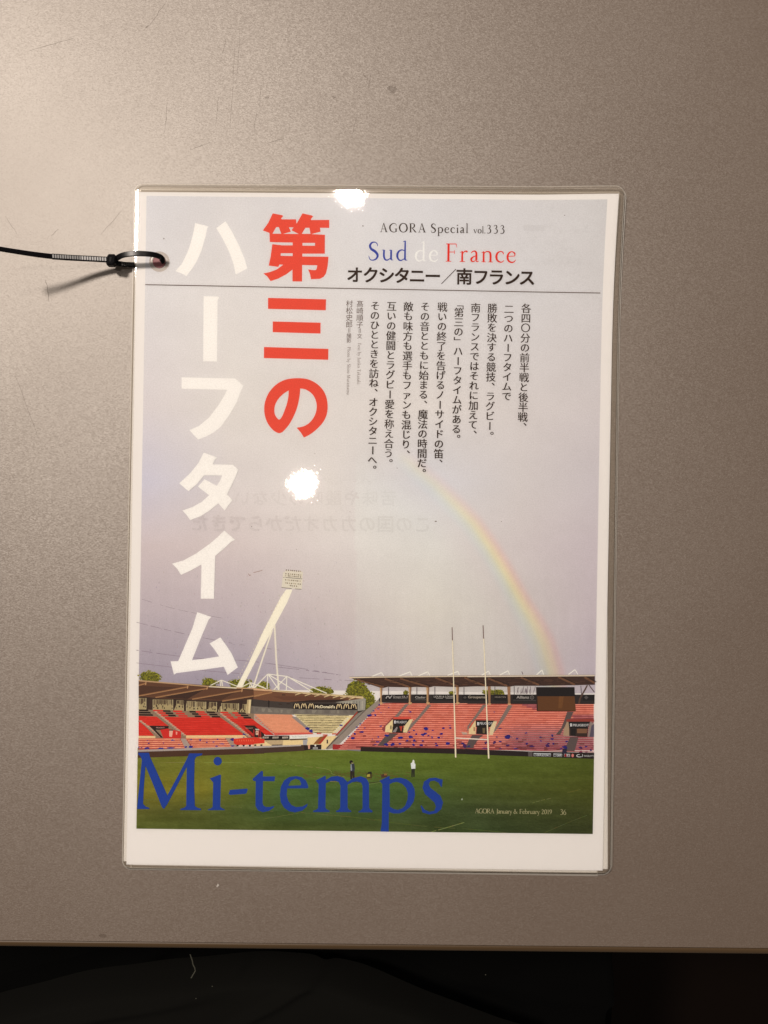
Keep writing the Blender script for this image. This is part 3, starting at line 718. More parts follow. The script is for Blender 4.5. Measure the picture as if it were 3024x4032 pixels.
# ---- right stand
zz = nextz()
LEFT = [(2765,1500),(2800,1470),(2870,1400),(2930,1335)]
def shade(x, y):
    # the printed photograph's own tones: warm in the middle, duller and bluer to the lower right
    s = sm((y-2830)/70) * sm((x-1930)/120) * 0.8 + sm((y-2885)/60)*0.35
    s = max(s, sm((x-2080)/60)*sm((2795-y)/20)*sm((y-2765 + (x-2105)*-0.3)/8)*0 )
    if x > 2240 and y > 2815: s = max(s, 0.75)
    if 2030 < x < 2115 and y < 2768 + (x-2030)*0.36: s = max(s, 0.85)
    return min(1, s)
def mixc(a, b, t): return tuple(p+(q_-p)*t for p, q_ in zip(a, b))
nrow = 25; y_top, y_bot = 2769.0, 2950.0
z1 = nextz(); z2 = nextz()
for k in range(nrow):
    ya = y_top + (y_bot-y_top)*k/nrow; yb_ = y_top + (y_bot-y_top)*(k+1)/nrow
    xl = 1495 - (ya-2769)*0.93
    x = xl
    while x < 2338:
        x2 = min(2338, x + r.uniform(9, 26)); t = (x-1370)/970.0
        dy = -7*t + 12*t*sm((ya-2830)/120.0) + (-3*(1-t) if ya < 2800 else 0)*0
        s = shade(x, ya); e = r.uniform(-12, 10)
        dark = mixc((172,66,54), (120,52,62), s); light = mixc((240,150,124), (184,104,108), s)
        low = sm((ya-2885)/50)
        if low and r.random() < 0.16*low: light = mixc(light, (120,60,56), 0.7)
        light = tuple(v+e for v in light); dark = tuple(v+e*0.5 for v in dark)
        f = 0.45
        I.quad([(x,ya+dy),(x,ya+(yb_-ya)*f+dy),(x2,ya+(yb_-ya)*f+dy),(x2,ya+dy)], dark, z1)
        I.quad([(x,ya+(yb_-ya)*f+dy),(x,yb_+dy+0.3),(x2,yb_+dy+0.3),(x2,ya+(yb_-ya)*f+dy)], light, z1)
        x = x2
for f, pts, sh in ((C,[(750,572),(798,572),(655,742),(600,745)],0),(C,[(1040,582),(1090,586),(930,770),(800,915),(770,935),(800,850),(900,755)],0),(C,[(545,952),(655,955),(560,1030),(470,1115),(385,1112),(470,1010)],1),(C,[(1600,1038),(1700,1036),(1620,1155),(1525,1150)],1),
                  (Dd,[(195,558),(243,560),(100,745),(50,790),(20,860),(0,900),(0,830),(60,750)],0),(Dd,[(515,562),(570,566),(460,745),(360,880),(300,935),(270,920),(350,850)],0),(Dd,[(1255,645),(1335,648),(1290,745),(1200,870),(1170,930),(1110,935),(1180,850),(1215,760)],1),
                  (Dd,[(60,940),(200,940),(110,1010),(65,1115),(-30,1115),(20,1000)],1),(Dd,[(1290,965),(1395,968),(1370,1060),(1345,1150),(1190,1150),(1250,1060)],1)):
    PA(pts, (134,118,108) if not sh else (98,82,78), f)
# vomitories
PA([(590,740),(820,738),(830,770),(580,772)], (214,84,66), C); PA([(480,850),(590,742),(592,772),(500,870),(480,935),(440,900)], (150,70,70), C)
PA([(492,860),(586,768),(588,945),(484,936)], (228,204,152), C); PA([(555,850),(568,850),(568,900),(555,900)], (60,46,40), C); PA([(582,865),(594,865),(594,896),(582,896)], (60,46,40), C)
PA([(590,768),(805,768),(740,852),(590,852)], (32,24,24), C); PA([(590,852),(722,852),(722,945),(574,942)], (40,30,28), C); PA([(580,935),(640,865),(650,880),(625,940)], (150,140,134), C); PA([(672,862),(712,858),(702,925),(690,925)], (190,70,50), C)
PA([(808,768),(852,770),(800,870),(770,945),(718,940),(735,860)], (222,202,156), C)
PA([(1560,945),(1480,935),(1500,970),(1560,970)], (190,170,150), C); PA([(1580,900),(1659,770),(1662,965),(1580,965)], (226,202,152), C)
PA([(105,752),(105,930),(15,928),(25,868)], (226,202,152), Dd); PA([(106,752),(345,755),(322,800),(290,838),(110,838)], (30,24,24), Dd); PA([(120,838),(270,838),(262,930),(110,926)], (38,30,28), Dd); PA([(190,850),(225,850),(220,915),(195,915)], (120,100,70), Dd); PA([(80,840),(92,840),(92,890),(80,890)], (150,70,50), Dd)
PA([(330,765),(375,765),(350,840),(320,940),(275,938),(290,840)], (222,202,160), Dd); PA([(250,740),(250,752),(100,752),(30,860),(20,840),(95,742)], (196,80,66), Dd)
PA([(1250,770),(1278,775),(1280,950),(1205,945),(1215,860)], (176,148,118), Dd); PA([(1270,770),(1542,770),(1515,858),(1280,855)], (28,24,26), Dd); PA([(1280,855),(1515,858),(1508,962),(1280,950)], (58,42,36), Dd); PA([(1378,858),(1508,860),(1500,915),(1378,915)], (132,92,66), Dd); PA([(1300,860),(1365,860),(1360,945),(1300,940)], (30,24,24), Dd)
PA([(1542,770),(1590,790),(1588,965),(1512,962),(1525,850)], (150,132,122), Dd); PA([(1240,770),(1250,740),(1590,735),(1595,770)], (150,62,52), Dd); PA([(1560,820),(1592,800),(1592,960),(1535,962)], (92,82,96), Dd)
q = random.Random(31)
for x, y, sx, sy in ((410,582,20,14),(533,616,12,8),(395,634,22,10),(335,660,16,9),(432,680,10,7),(818,676,18,10),(797,658,8,10),(285,718,36,18),(355,712,20,16),(160,830,14,9),(120,872,18,9),(132,905,14,8),(180,935,38,14),(90,958,18,14),(220,880,10,10),(65,1018,32,20),(10,995,12,12),(395,1000,18,13),(320,1028,12,8),(385,1065,34,12),(510,980,38,18),(690,1010,40,18),(500,1098,36,20),(580,1095,28,22),(360,1100,30,8),(1022,896,34,24),(1250,888,22,14),(1335,884,18,9),(1330,850,14,7),(860,915,18,9),(892,965,20,12),(980,970,34,22),(1010,955,28,14),(822,1002,32,20),(775,1050,22,12),(870,1050,24,18),(1220,962,26,14),(1185,1008,26,16),(1100,1004,12,18),(855,1100,26,18),(1160,1112,28,16),(1300,1086,30,20),(975,1050,20,10),(680,1090,24,12),(960,1110,30,14),(1050,985,18,8),(1108,915,16,8),(1230,1005,10,6),(430,858,20,10),(800,940,16,8),(1150,1085,18,8)):
    blot(x, y, sx, sy, C, (38,34,128), q)
for x, y, sx, sy in ((-35,1075,34,34),(-60,1040,24,14),(20,1080,24,12),(235,1035,22,20),(230,1108,44,14),(340,648,12,8),(500,960,44,32),(370,962,16,12),(340,1030,22,26),(415,1020,22,12),(510,1068,34,14),(415,1112,24,10),(555,962,14,9),(625,985,22,12),(740,912,22,10),(745,1045,20,14),(810,1078,38,16),(920,965,20,12),(925,1012,18,10),(1068,945,20,16),(1065,990,26,14),(1005,1070,36,20),(1020,1045,20,12),(1250,1018,24,14),(1225,1090,38,26),(1180,1110,18,14),(1425,1095,28,18),(1490,1085,18,12),(1425,1150,30,14),(1550,1130,18,14),(1500,1150,40,10),(410,856,30,7),(610,1110,34,9),(1080,1045,16,12)):
    blot(x, y, sx, sy, Dd, (42,34,112) if q.random() < 0.6 else (70,36,92), q)
# boards under the right roof, posts, far poles
PA([(400,505),(455,448),(900,444),(1662,446),(1662,560),(1000,560),(430,552),(425,570)], (50,42,40), C); PA([(0,430),(500,428),(1598,430),(1596,548),(0,545)], (48,40,39), Dd)
for f, x0, x1 in ((C,485,780),(C,870,1025),(C,1105,1405),(C,1495,1662),(Dd,0,235),(Dd,330,500),(Dd,570,860),(Dd,1450,1596)):
    y0, y1 = (452, 522) if f is C else (434, 505)
    PA([(x0,y0),(x1,y0),(x1,y1),(x0,y1)], (30,26,27), f)
for f, pts in ((C,[(1355,452),(1659,448)]),):
    pass
for x, y0 in ((530,350),(900,350),(1135,345),(1515,350)): LN([(x,y0),(x,446)], 8, (92,80,84), C)
for x, y0 in ((345,330),(588,325),(1000,0)): 
    if y0: LN([(x,y0),(x,428)], 7, (88,74,78), Dd)
for k in range(22):
    x = 620 + (k%11)*20 + q.uniform(-8,8); y = 420; dx = q.uniform(-30,30)
    LN([(x,y),(x+dx,y-q.uniform(30,95))], q.uniform(2,5), (130,112,116), Dd)
for x0, x1, xt0, xt1 in ((424,442,415,452),(797,822,790,830),(1030,1056,1022,1062),(1420,1444,1410,1450)):
    PA([(xt0,345),(xt1,345),(x1,480),(x1,560),(x0,560),(x0+2,480)], (150,112,82), C); PA([(xt0+4,350),(xt0+18,350),(x0+12,560),(x0,560)], (206,166,118), C); PA([(x0-6,548),(x1+12,548),(x1+8,572),(x0-2,580)], (206,164,118), C)
for x0, x1, xt0, xt1 in ((266,290,255,292),(512,540,500,540)):
    PA([(xt0,325),(xt1,325),(x1,480),(x1,550),(x0,550)], (160,118,86), Dd); PA([(x0-6,540),(x1+6,540),(x1+2,560),(x0-2,560)], (206,160,116), Dd)
PA([(1390,545),(1402,480),(1498,312),(1515,312),(1425,480),(1412,545)], (92,66,54), Dd); LN([(1530,312),(1596,400)], 12, (78,58,50), Dd); LN([(1425,320),(1432,430)], 8, (88,74,78), Dd)
# roof of the right stand
wht = (240,232,216)
for f, l in ((C,[(310,212,440,160,466,205),(660,208,815,150,838,203),(915,205,1042,150,1072,200),(1300,198,1440,143,1456,194)]),(Dd,[(180,188,268,135,288,180),(405,186,515,130,530,180),(870,182,940,120,958,180),(1270,178,1355,116,1388,178)])):
    for a, b, c_, d_, e_, g_ in l:
        LN([(a,b),(c_,d_)], 14, wht, f); LN([(c_,d_),(e_,g_)], 10, wht, f); LN([(c_-2,d_),(c_-2,g_)], 6, (220,210,196), f)
LN([(684,140),(700,178)], 9, (110,92,92), Dd)
PA([(20,226),(1662,212),(1662,338),(1500,345),(1450,348),(1120,338),(1060,352),(880,345),(800,352),(515,345),(480,356),(420,356)], (74,48,38), C)
PA([(0,205),(1600,196),(1600,305),(1380,310),(960,318),(600,318),(520,330),(320,326),(240,326),(0,325)], (70,46,38), Dd)
for f, l in ((C,[(120,250,470,350),(480,240,800,345),(680,235,1050,345),(1140,225,1440,340),(1520,222,1680,300)]),(Dd,[(0,235,230,320),(260,225,500,320),(670,215,900,308),(1140,208,1350,305),(1470,210,1600,285)])):
    for a, b, c_, d_ in l: LN([(a,b),(c_,d_)], 24, (118,80,56), f); LN([(a+40,b-4),(c_+20,d_-14)], 10, (48,32,28), f)
z1 = nextz()
for k in range(60):
    x = q.uniform(150,1650); y = q.uniform(250,325); I.quad(C([(x,y),(x,y+6),(x+q.uniform(20,90),y+6),(x+q.uniform(20,90),y)]), q.choice([(96,64,48),(54,36,30)]), nextz())
    x = q.uniform(0,1500); y = q.uniform(220,300); I.quad(Dd([(x,y),(x,y+6),(x+q.uniform(20,90),y+6),(x+q.uniform(20,90),y)]), q.choice([(92,62,48),(52,36,30)]), nextz())
PA([(18,215),(410,208),(1662,196),(1662,212),(410,224),(22,234)], (226,206,176), C); PA([(0,190),(1600,180),(1600,198),(0,210)], (224,206,182), Dd)
LN([(18,216),(410,209),(1662,198)], 4, (110,84,66), C); LN([(0,192),(1600,183)], 4, (116,88,72), Dd)
# the big screen
PA([(862,335),(1345,335),(1350,455),(868,455)], (28,22,24), Dd); PA([(868,450),(1346,450),(1362,636),(872,632)], (104,64,34), Dd); PA([(1150,452),(1210,452),(1190,600),(1140,600)], (120,76,40), Dd); PA([(862,335),(875,335),(885,632),(872,632)], (44,30,26), Dd); LN([(872,632),(1362,637)], 6, (36,24,20), Dd)
# boards along the pitch
PA([(165,1126),(1662,1160),(1662,1226),(165,1186)], (40,26,24), C); PA([(-10,1113),(765,1142),(1592,1160),(1590,1236),(815,1208),(-10,1178)], (38,27,26), Dd)
PA([(762,1142),(818,1146),(816,1208),(764,1204)], (96,86,84), Dd); LN([(0,1106),(1200,1140),(1590,1150)], 10, (170,70,70), Dd); LN([(0,1112),(1662,1150)], 7, (150,60,60), C)
PA([(1195,1110),(1250,1110),(1245,1165),(1215,1180),(1190,1160)], (40,36,60), Dd)
# goal posts
for x0, y0, x1, y1 in ((1780,2470,1794,2982),(1902,2462,1924,2986)):
    z1 = nextz(); L = [(x0+(x1-x0)*t, y0+(y1-y0)*t) for t in (0, 0.1, 0.1, 0.5, 1)]
    I.stroke([(L[0][0],L[0][1],3.4),(L[1][0],L[1][1],3.6)], (112,84,76), z1); I.stroke([(L[2][0],L[2][1],2.8),(L[3][0],L[3][1],4.2),(L[4][0],L[4][1],5.6)], (238,222,190), z1)
I.line([(1790,2905),(1920,2912)], 4.5, (232,214,196))
# pitch lines, workers, machines
gl_ = (136,140,76)
for f, pts, wd, col in ((E7,[(215,158),(520,154),(860,155),(1050,164),(1180,175),(1320,190),(1362,205),(1370,222),(1450,242)],1.6,(146,146,78)),(E7,[(215,372),(500,390),(800,418),(1020,445)],1.5,(104,110,50)),(E7,[(960,490),(1080,470),(1210,448)],1.5,(112,118,58)),(E7,[(1190,452),(1420,472),(1659,496)],1.6,(108,112,54)),
                        (E8,[(0,482),(380,530),(700,552),(900,572)],1.5,(98,104,46)),(E8,[(450,566),(545,540),(645,510)],2.6,gl_),(E8,[(1050,395),(1100,380),(1160,367)],2.2,(120,124,66)),(E8,[(1250,335),(1335,315)],2,(112,112,50)),(E8,[(1120,572),(1260,512),(1400,458)],1.8,(94,98,50)),(E8,[(590,292),(690,284)],1.4,(92,100,36)),(E8,[(830,255),(895,246)],1.4,(104,108,44)),(E7,[(215,90),(1130,90)],0,(0,0,0))):
    if wd:
        z1 = nextz(); L = catmull([(a, b, 1) for a, b in f(pts)], 8)
        for a, b in zip(L, L[1:]):
            if q.random() < 0.9: I.stroke([(a[0],a[1],wd*q.uniform(0.7,1.2)),(b[0],b[1],wd)], tuple(v+q.uniform(-14,8) for v in col), z1)
z1 = nextz()
for k in range(70):
    x, y = q.uniform(1190,1600), q.gauss(3052, 7)
    I.quad([(x,y),(x,y+2),(x+q.uniform(8,26),y+2.5),(x+q.uniform(8,26),y)], (104,88+q.uniform(-8,8),36), nextz())
LN([(480,352),(700,362),(860,372),(980,360)], 10, (64,68,30), F2); LN([(860,386),(975,366)], 5, (120,134,70), F2); LN([(470,356),(560,362)], 5, (160,140,104), F2)
PA([(680,250),(722,252),(722,332),(706,332),(704,290),(698,335),(682,338)], (44,36,30), F2); PA([(690,185),(718,182),(726,230),(722,262),(684,262)], (52,58,66), F2); PA([(684,196),(694,192),(700,250),(686,258)], (150,152,160), F2); I.disc(*F2([(690,172)])[0], 7, 7, (30,24,22)); PA([(692,178),(712,178),(710,188),(692,186)], (176,160,110), F2)
PA([(832,285),(880,262),(892,300),(890,325),(840,325)], (74,66,30), F2); PA([(840,295),(868,285),(872,312),(842,316)], (188,168,70), F2); PA([(850,268),(886,264),(888,288),(852,285)], (34,32,26), F2); LN([(820,262),(845,290)], 6, (90,90,40), F2)
PA([(978,300),(1010,280),(1038,290),(1036,315),(980,325)], (84,52,40), F2); PA([(1005,282),(1036,282),(1030,300),(1008,300)], (150,110,50), F2); PA([(1040,335),(1085,338),(1078,356),(1045,352)], (24,48,110), F2)
PA([(1268,230),(1302,230),(1300,315),(1286,316),(1284,270),(1280,318),(1268,316)], (40,44,30), F2); PA([(1262,185),(1280,172),(1296,172),(1308,195),(1306,236),(1268,238)], (228,226,222), F2); PA([(1278,160),(1288,148),(1298,162),(1298,182),(1278,182)], (236,232,222), F2)
PA([(1466,3160) if 0 else (1815,3150),(1822,3150),(1820,3142)], (190,196,170), lambda p: p)
# bird, speck
LN([(835,1280),(848,1298),(858,1290)], 7, (150,104,84), org(600,1680,2.211)); LN([(880,1270),(918,1262),(957,1250)], 6, (150,108,90), org(600,1680,2.211))
I.done('printed_stadium_picture')

# -------- type: fonts bundled with Blender for Japanese and sans-serif
GL = {}
def glyph(ch, bold=0.0):
    key = (ch, bold)
    if key in GL: return GL[key]
    cu = bpy.data.curves.new('g', 'FONT'); cu.body = ch; cu.size = 1.0; cu.resolution_u = 3; cu.offset = bold
    o = bpy.data.objects.new('g', cu); COL.objects.link(o)
    bpy.context.view_layer.update()
    me = o.evaluated_get(bpy.context.evaluated_depsgraph_get()).to_mesh()
    v = [(p.co.x, p.co.y) for p in me.vertices]; f = [tuple(p.vertices) for p in me.polygons]
    bpy.data.objects.remove(o); bpy.data.curves.remove(cu)
    GL[key] = (v, f); return GL[key]
def cell(I, ch, cx, cy, size, col, bold=0.0, **kw):
    if bold:
        d = bold*size*0.75; zz = nextz()
        for i_, (dx, dy) in enumerate(((-d,-d),(d,-d),(-d,d),(d,d)) if kw.get('punct') == 'h' or kw.get('mirror') else ((-d*1.5,0),(0,0),(d*1.5,0))): cell1(I, ch, cx+dx, cy+dy, size, col, z=nextz(), **kw)
    else: cell1(I, ch, cx, cy, size, col, **kw)
def cell1(I, ch, cx, cy, size, col, bold=0.0, rot=0.017, z=None, mirror=False, punct=False, sx=1.0, squash=1.0):
    """one full-width character centred in its cell; rot is clockwise in the picture"""
    v, f = glyph(ch, bold)
    if not v: return
    x0 = min(p[0] for p in v); x1 = max(p[0] for p in v); y0 = min(p[1] for p in v); y1 = max(p[1] for p in v)
    z = settle([(cx-size*.5, cy-size*.5), (cx+size*.5, cy+size*.5)], z or nextz())
    b = len(I.v); c = ink(col); gx, gy = CELL
    ca, sa = math.cos(rot), math.sin(rot)
    turn = ch in 'ー「」＝'
    for (x, y) in v:
        if ch in '、。' and punct:
            X, Y = x - (x0+x1)/2 + 0.26, y - (y0+y1)/2 + 0.26
        elif turn and not punct == 'h':
            X, Y = (x - gx), (y - gy); X, Y = Y, -X
        else: X, Y = x - gx, y - gy
        if mirror: X = -X
        X *= size*sx; Y *= size*squash
        px = cx + X*ca + Y*sa; py = cy - (Y*ca - X*sa)
        I.v.append(W(px, py, z)); I.c.append(c)
    for t in f:
        a_, b_, c_ = (I.v[b+i] for i in t[:3])
        I.f.append(tuple(b+i for i in (t if (b_-a_).cross(c_-a_).z > 0 else t[::-1])))
v, f = glyph('国'); CELL = ((min(p[0] for p in v)+max(p[0] for p in v))/2, (min(p[1] for p in v)+max(p[1] for p in v))/2)
EM = 0.90/(max(p[0] for p in v)-min(p[0] for p in v))   # so that a cell of 1 is one full em
def sans(I, text, x0, x1, yb, h, col, bold=0.0, rot=0.0, z=None):
    """a line of sans-serif type fitted between x0 and x1, baseline yb, cap height h"""
    v, f = glyph(text, bold)
    if not v: return
    a = min(p[0] for p in v); b_ = max(p[0] for p in v); z = settle([(x0, yb-h), (x1, yb)], z or nextz())
    hh = max(p[1] for p in glyph('H')[0])
    b = len(I.v); c = ink(col)
    for (x, y) in v:
        X = (x-a)/(b_-a)*abs(x1-x0); Y = y/hh*h
        I.v.append(W(x0 + X*math.cos(rot) + Y*math.sin(rot), yb + X*math.sin(rot) - Y*math.cos(rot), z)); I.c.append(c)
    for t in f:
        a_, b2, c_ = (I.v[b+i] for i in t[:3])
        I.f.append(tuple(b+i for i in (t if (b2-a_).cross(c_-a_).z > 0 else t[::-1])))

I = Ink()
def bd(text, f, x0, x1, y, h, col, bold=0.01, rot=0.0):
    s = 3.318 if f is not Dd else 3.19
    (ax, ay), (bx, _) = f([(x0, y), (x1, y)]); sans(I, text, ax, bx, ay, h/s, col, bold, rot)
bd("McDonald's", B, 800, 1058, 622, 36, (240,222,186), 0.03, 0.008)
bd('Groupe', C, 590, 690, 488, 26, (190,178,166)); bd('Cladier', C, 878, 1018, 496, 28, (190,178,166)); bd('LOUIS & LOUIS', C, 1122, 1372, 484, 22, (196,184,172)); bd('Groupama', Dd, 8, 228, 474, 30, (176,160,140), 0.02); bd('MARTIN', Dd, 345, 482, 470, 18, (150,136,122)); bd('Allianz', Dd, 616, 776, 478, 32, (178,166,156), 0.02)
I.line(C([(500,500,10),(505,478,10),(530,470,10),(545,495,10),(570,465,10),(580,462,6)]), 3, (190,180,170), smooth=True)
bd('SLI', C, 700, 778, 486, 22, (180,166,156)); bd('ooo  ooo', C, 1150, 1370, 500, 12, (196,184,172)); LN([(590,498),(775,500)], 4, (150,140,130), C); LN([(875,514),(1020,514)], 4, (140,130,120), C); LN([(575,498),(860,500)], 4, (110,100,96), Dd)
for x in (812,): I.disc(*Dd([(x,465)])[0], 8, 8, (130,120,112)); I.disc(*Dd([(x,465)])[0], 6, 6, (34,28,28)); LN([(x-8,452),(x-8,480)], 4, (130,120,112), Dd); LN([(x+4,452),(x+4,480)], 4, (130,120,112), Dd)
PA([(1465,465),(1492,440),(1520,465),(1492,490)], (92,84,80), Dd); bd('o', C, 1510, 1545, 495, 34, (120,110,100))
bd('PEUGEOT', C, 632, 768, 820, 28, (206,200,194), 0.02); bd('PEUGEOT', Dd, 152, 315, 805, 28, (206,200,194), 0.02); bd('PEUGEOT', Dd, 1325, 1528, 828, 28, (212,206,200), 0.02)
for f, x, y in ((C,614,805),(Dd,134,795),(Dd,1302,812)):
    PA([(x-14,y-14),(x-4,y-20),(x+4,y-20),(x+14,y-14),(x+8,y-6),(x+12,y+20),(x+4,y+20),(x,y+8),(x-4,y+20),(x-12,y+20),(x-8,y-4)], (226,220,214), f)
bd('PEUGEOT', A, 250, 360, 886, 14, (206,160,148), 0.02); bd('PEUGEOT', A, 1420, 1515, 892, 14, (190,140,120), 0.02)
PA([(832,1162),(1050,1168),(1046,1206),(834,1202)], (196,196,192), Dd); bd('MECLIPARC08', Dd, 838, 1044, 1200, 26, (60,52,52), 0.03, 0.02)
PA([(1080,1168),(1190,1172),(1186,1210),(1080,1206)], (196,196,192), Dd); bd('MECLI', Dd, 1084, 1184, 1204, 26, (60,52,52), 0.03, 0.02); PA([(1215,1172),(1290,1174),(1288,1212),(1215,1210)], (190,188,186), Dd); bd('RUE', Dd, 1218, 1284, 1208, 26, (96,48,48), 0.03, 0.02); I.disc(*Dd([(1232,1192)])[0], 5, 6, (150,30,34)); I.disc(*Dd([(1322,1194)])[0], 5, 7, (216,130,120))
I.line(Dd([(1412,1182,6),(1385,1184,8),(1372,1200,8),(1400,1212,8),(1432,1208,6)]), 3, (216,212,206), smooth=True); I.line(Dd([(1442,1176,6),(1448,1196,7),(1436,1212,5)]), 3, (216,212,206), smooth=True); bd('ANGELOTTI', Dd, 1462, 1588, 1208, 20, (190,186,180), 0.02, 0.02)
bd('ADES', B, 122, 182, 1012, 18, (60,46,40), 0.03); bd('ADES', B, 250, 312, 1010, 18, (60,46,40), 0.03); bd('ADES', B, 378, 440, 1008, 18, (60,46,40), 0.03)
bd('Stade Toulousain', B, 500, 690, 1004, 18, (150,160,150), 0.0); bd('ooooo', B, 774, 830, 1156, 14, (60,50,50), 0.02)
I.done('printed_sponsor_lettering', kind='stuff')

# -------- show-through from the other side of the paper: faint mirrored characters
I = Ink(); q = random.Random(4)
def tint(x, y, d): return tuple(max(0, v - d) for v in sky_col(x, y))
for k, ch in enumerate('この国のカカオだからできた'):
    x = 1664 - k*73; y = 2066 - k*0.5; cell(I, ch, x, y, 66*EM, tint(x, y, 6.5), 0.02, mirror=True, rot=0.01)
for k, ch in enumerate('苦味や酸味の少ない'):
    x = 1529 - k*72; y = 1962; cell(I, ch, x, y, 60*EM, tint(x, y, 5), 0.02, mirror=True, rot=0.01)
z1 = nextz()
for k in range(150):
    x, y = q.choice([(q.uniform(1200,1480), q.uniform(1880,1900)), (q.uniform(2050,2330), q.choice([890,905])), (q.uniform(2060,2340), q.choice([1020,1034])), (q.uniform(2030,2260), q.uniform(930,990)), (q.uniform(1100,1250), q.uniform(1430,1520))])
    w_, h_ = q.uniform(4,16), q.uniform(4,16)
    if x + w_ > 2330: continue
    I.quad([(x,y),(x,y+h_),(x+w_,y+h_),(x+w_,y)], tint(x, y, 2.5), nextz())
I.quad([(2063,886),(2063,908),(2142,909),(2142,887)], tint(2100,900,6), nextz())
for (x, y, s) in ((784*1.8228,488*1.8228,3),(942*1.8228,1126*1.8228,3.4),(1378,1878+137,1.6),(1715,2053,3.2),(2219,849,2),(645,940,3),(1974,2054,1.8),(1240,1786,1.4),(1567,1345,2),(1564,1843,2),(991,2073,2),(1168,2163,1.6)):
    I.disc(x, y, s, s*0.7, (92,72,60), n=6, jit=0.3, rnd=q)
I.done('show_through_print', kind='stuff')

# -------- headline: traced characters
Z1 = org(1000, 800, 4.74); Z2 = org(1000, 1120, 3.511); Z3 = org(650, 800, 2.4575); Z4 = org(600, 1680, 2.211)
HL = (226,80,58); WH = (241,235,232)
def head(name, loops, f, col, label=None, holes=()):
    I = Ink(); z = nextz()
    for L in loops: I.poly(f(L), col, z, holes=[f(h) for h in holes])
    return I.done(name, label)
head('headline_character', [[(350,190),(525,225),(545,240),(505,290),(520,302),(785,302),(793,378),(800,375),(905,190),(1080,230),(1105,245),(1060,300),(1070,315),(1405,312),(1405,462),(1232,460),(1243,532),(1068,578),(1325,590),(1322,943),(903,943),(903,995),(1392,1000),(1375,1180),(1345,1310),(1300,1375),(1230,1412),(1065,1420),(1045,1320),(1010,1235),(1090,1248),(1150,1250),(1170,1225),(1180,1160),(900,1155),(898,1462),(718,1460),(718,1240),(600,1330),(450,1410),(310,1455),(250,1370),(175,1312),(300,1285),(430,1235),(545,1150),(475,1145),(455,1190),(275,1165),(310,1000),(343,765),(530,787),(722,787),(722,735),(400,730),(295,725),(290,555),(165,510),(265,370)]], Z1, HL, 'red character at the top of the right headline column',
     holes=[[(405,465),(420,447),(465,447),(490,520),(510,570),(345,570)],[(650,450),(738,452),(720,478),(700,506),(835,575),(545,573),(690,533),(672,490)],[(960,460),(1035,460),(1055,573),(892,573)],[(905,742),(1140,742),(1138,795),(905,792)],[(500,935),(722,935),(722,987),(498,982)]])
head('headline_character', [[(195,186),(997,206),(993,357),(194,338)],[(260,512),(921,529),(920,679),(259,660)],[(139,865),(1029,891),(1027,1042),(137,1018)]], Z2, HL, 'red character of three bars')
def sm_poly(p): return [q_[:2] for q_ in catmull([(a, b) for a, b in p] + [p[0]], 3)[:-1]]
o1 = sm_poly([(640,1438),(720,1455),(800,1510),(850,1590),(868,1690),(845,1800),(780,1900),(690,1960),(590,1980)][::-1])[:22]
body = [(590,1980)] + [p[:2] for p in catmull([(590,1980),(690,1960),(780,1900),(845,1800),(868,1690),(850,1590),(800,1510),(720,1455),(640,1438)], 4)][1:] + [p[:2] for p in catmull([(640,1438),(630,1550),(600,1690),(555,1810),(490,1930),(420,2015),(375,2050),(330,2052),(260,2010),(190,1920),(150,1810),(142,1700),(160,1600),(210,1490),(300,1390),(400,1330),(500,1303),(620,1296),(740,1310),(850,1360),(940,1440),(995,1540),(1018,1660),(1010,1780),(965,1890),(880,1990),(780,2070),(690,2117)], 4)][1:] + [(650,2050)]
hole = [p[:2] for p in catmull([(480,1465),(410,1510),(340,1580),(295,1660),(282,1740),(295,1810),(345,1868),(385,1830),(420,1750),(455,1650),(475,1550),(480,1465)], 4)][:-1]
head('headline_character', [body], Z2, HL, 'red round character at the foot of the right headline column', holes=[hole])
head('headline_character', [[(290,192),(418,225),(405,250),(395,310),(375,380),(355,450),(330,510),(302,570),(270,620),(207,705),(160,680),(100,657),(160,590),(215,480),(245,400),(260,340),(278,265)],[(495,243),(585,175),(650,280),(720,420),(770,540),(796,632),(683,690),(665,600),(655,570),(632,500),(600,430),(550,330)]], Z3, WH, 'white two-stroke character at the top of the left headline column')
head('headline_character', [[(373,900),(510,903),(522,912),(508,940),(502,1532),(369,1530)]], Z3, WH, 'white upright bar')
head('headline_character', [[(160,1685),(680,1697),(757,1768),(735,1810),(690,1930),(620,2050),(540,2160),(475,2215),(410,2251),(320,2287),(275,2240),(235,2195),(330,2155),(430,2070),(520,1950),(575,1860),(600,1805),(160,1795)]], Z3, WH, 'white hooked character')
head('headline_character', [[(447,226),(565,268),(543,290),(525,328),(700,332),(749,375),(715,460),(650,590),(697,640),(630,730),(575,668),(500,730),(420,780),(330,814),(300,770),(262,730),(350,700),(430,655),(495,597),(397,522),(455,458),(562,515),(590,470),(608,425),(450,425),(390,500),(315,562),(235,493),(330,405),(400,320)]], Z4, WH, 'white crossed character')
head('headline_character', [[(627,905),(720,985),(690,1000),(620,1065),(548,1125),(543,1300),(537,1498),(422,1498),(428,1200),(340,1250),(250,1290),(215,1235),(172,1192),(270,1165),(380,1105),(500,1020),(570,960)]], Z4, WH, 'white character with one upright leg')
head('headline_character', [[(390,1615),(513,1655),(490,1680),(430,1820),(345,2033),(470,2018),(580,2000),(540,1940),(498,1887),(592,1834),(640,1900),(690,1975),(744,2095),(655,2162),(622,2090),(450,2115),(210,2145),(188,2160),(158,2042),(225,2040),(290,1890),(350,1750)]], Z4, WH, 'white triangular character at the foot of the left headline column')

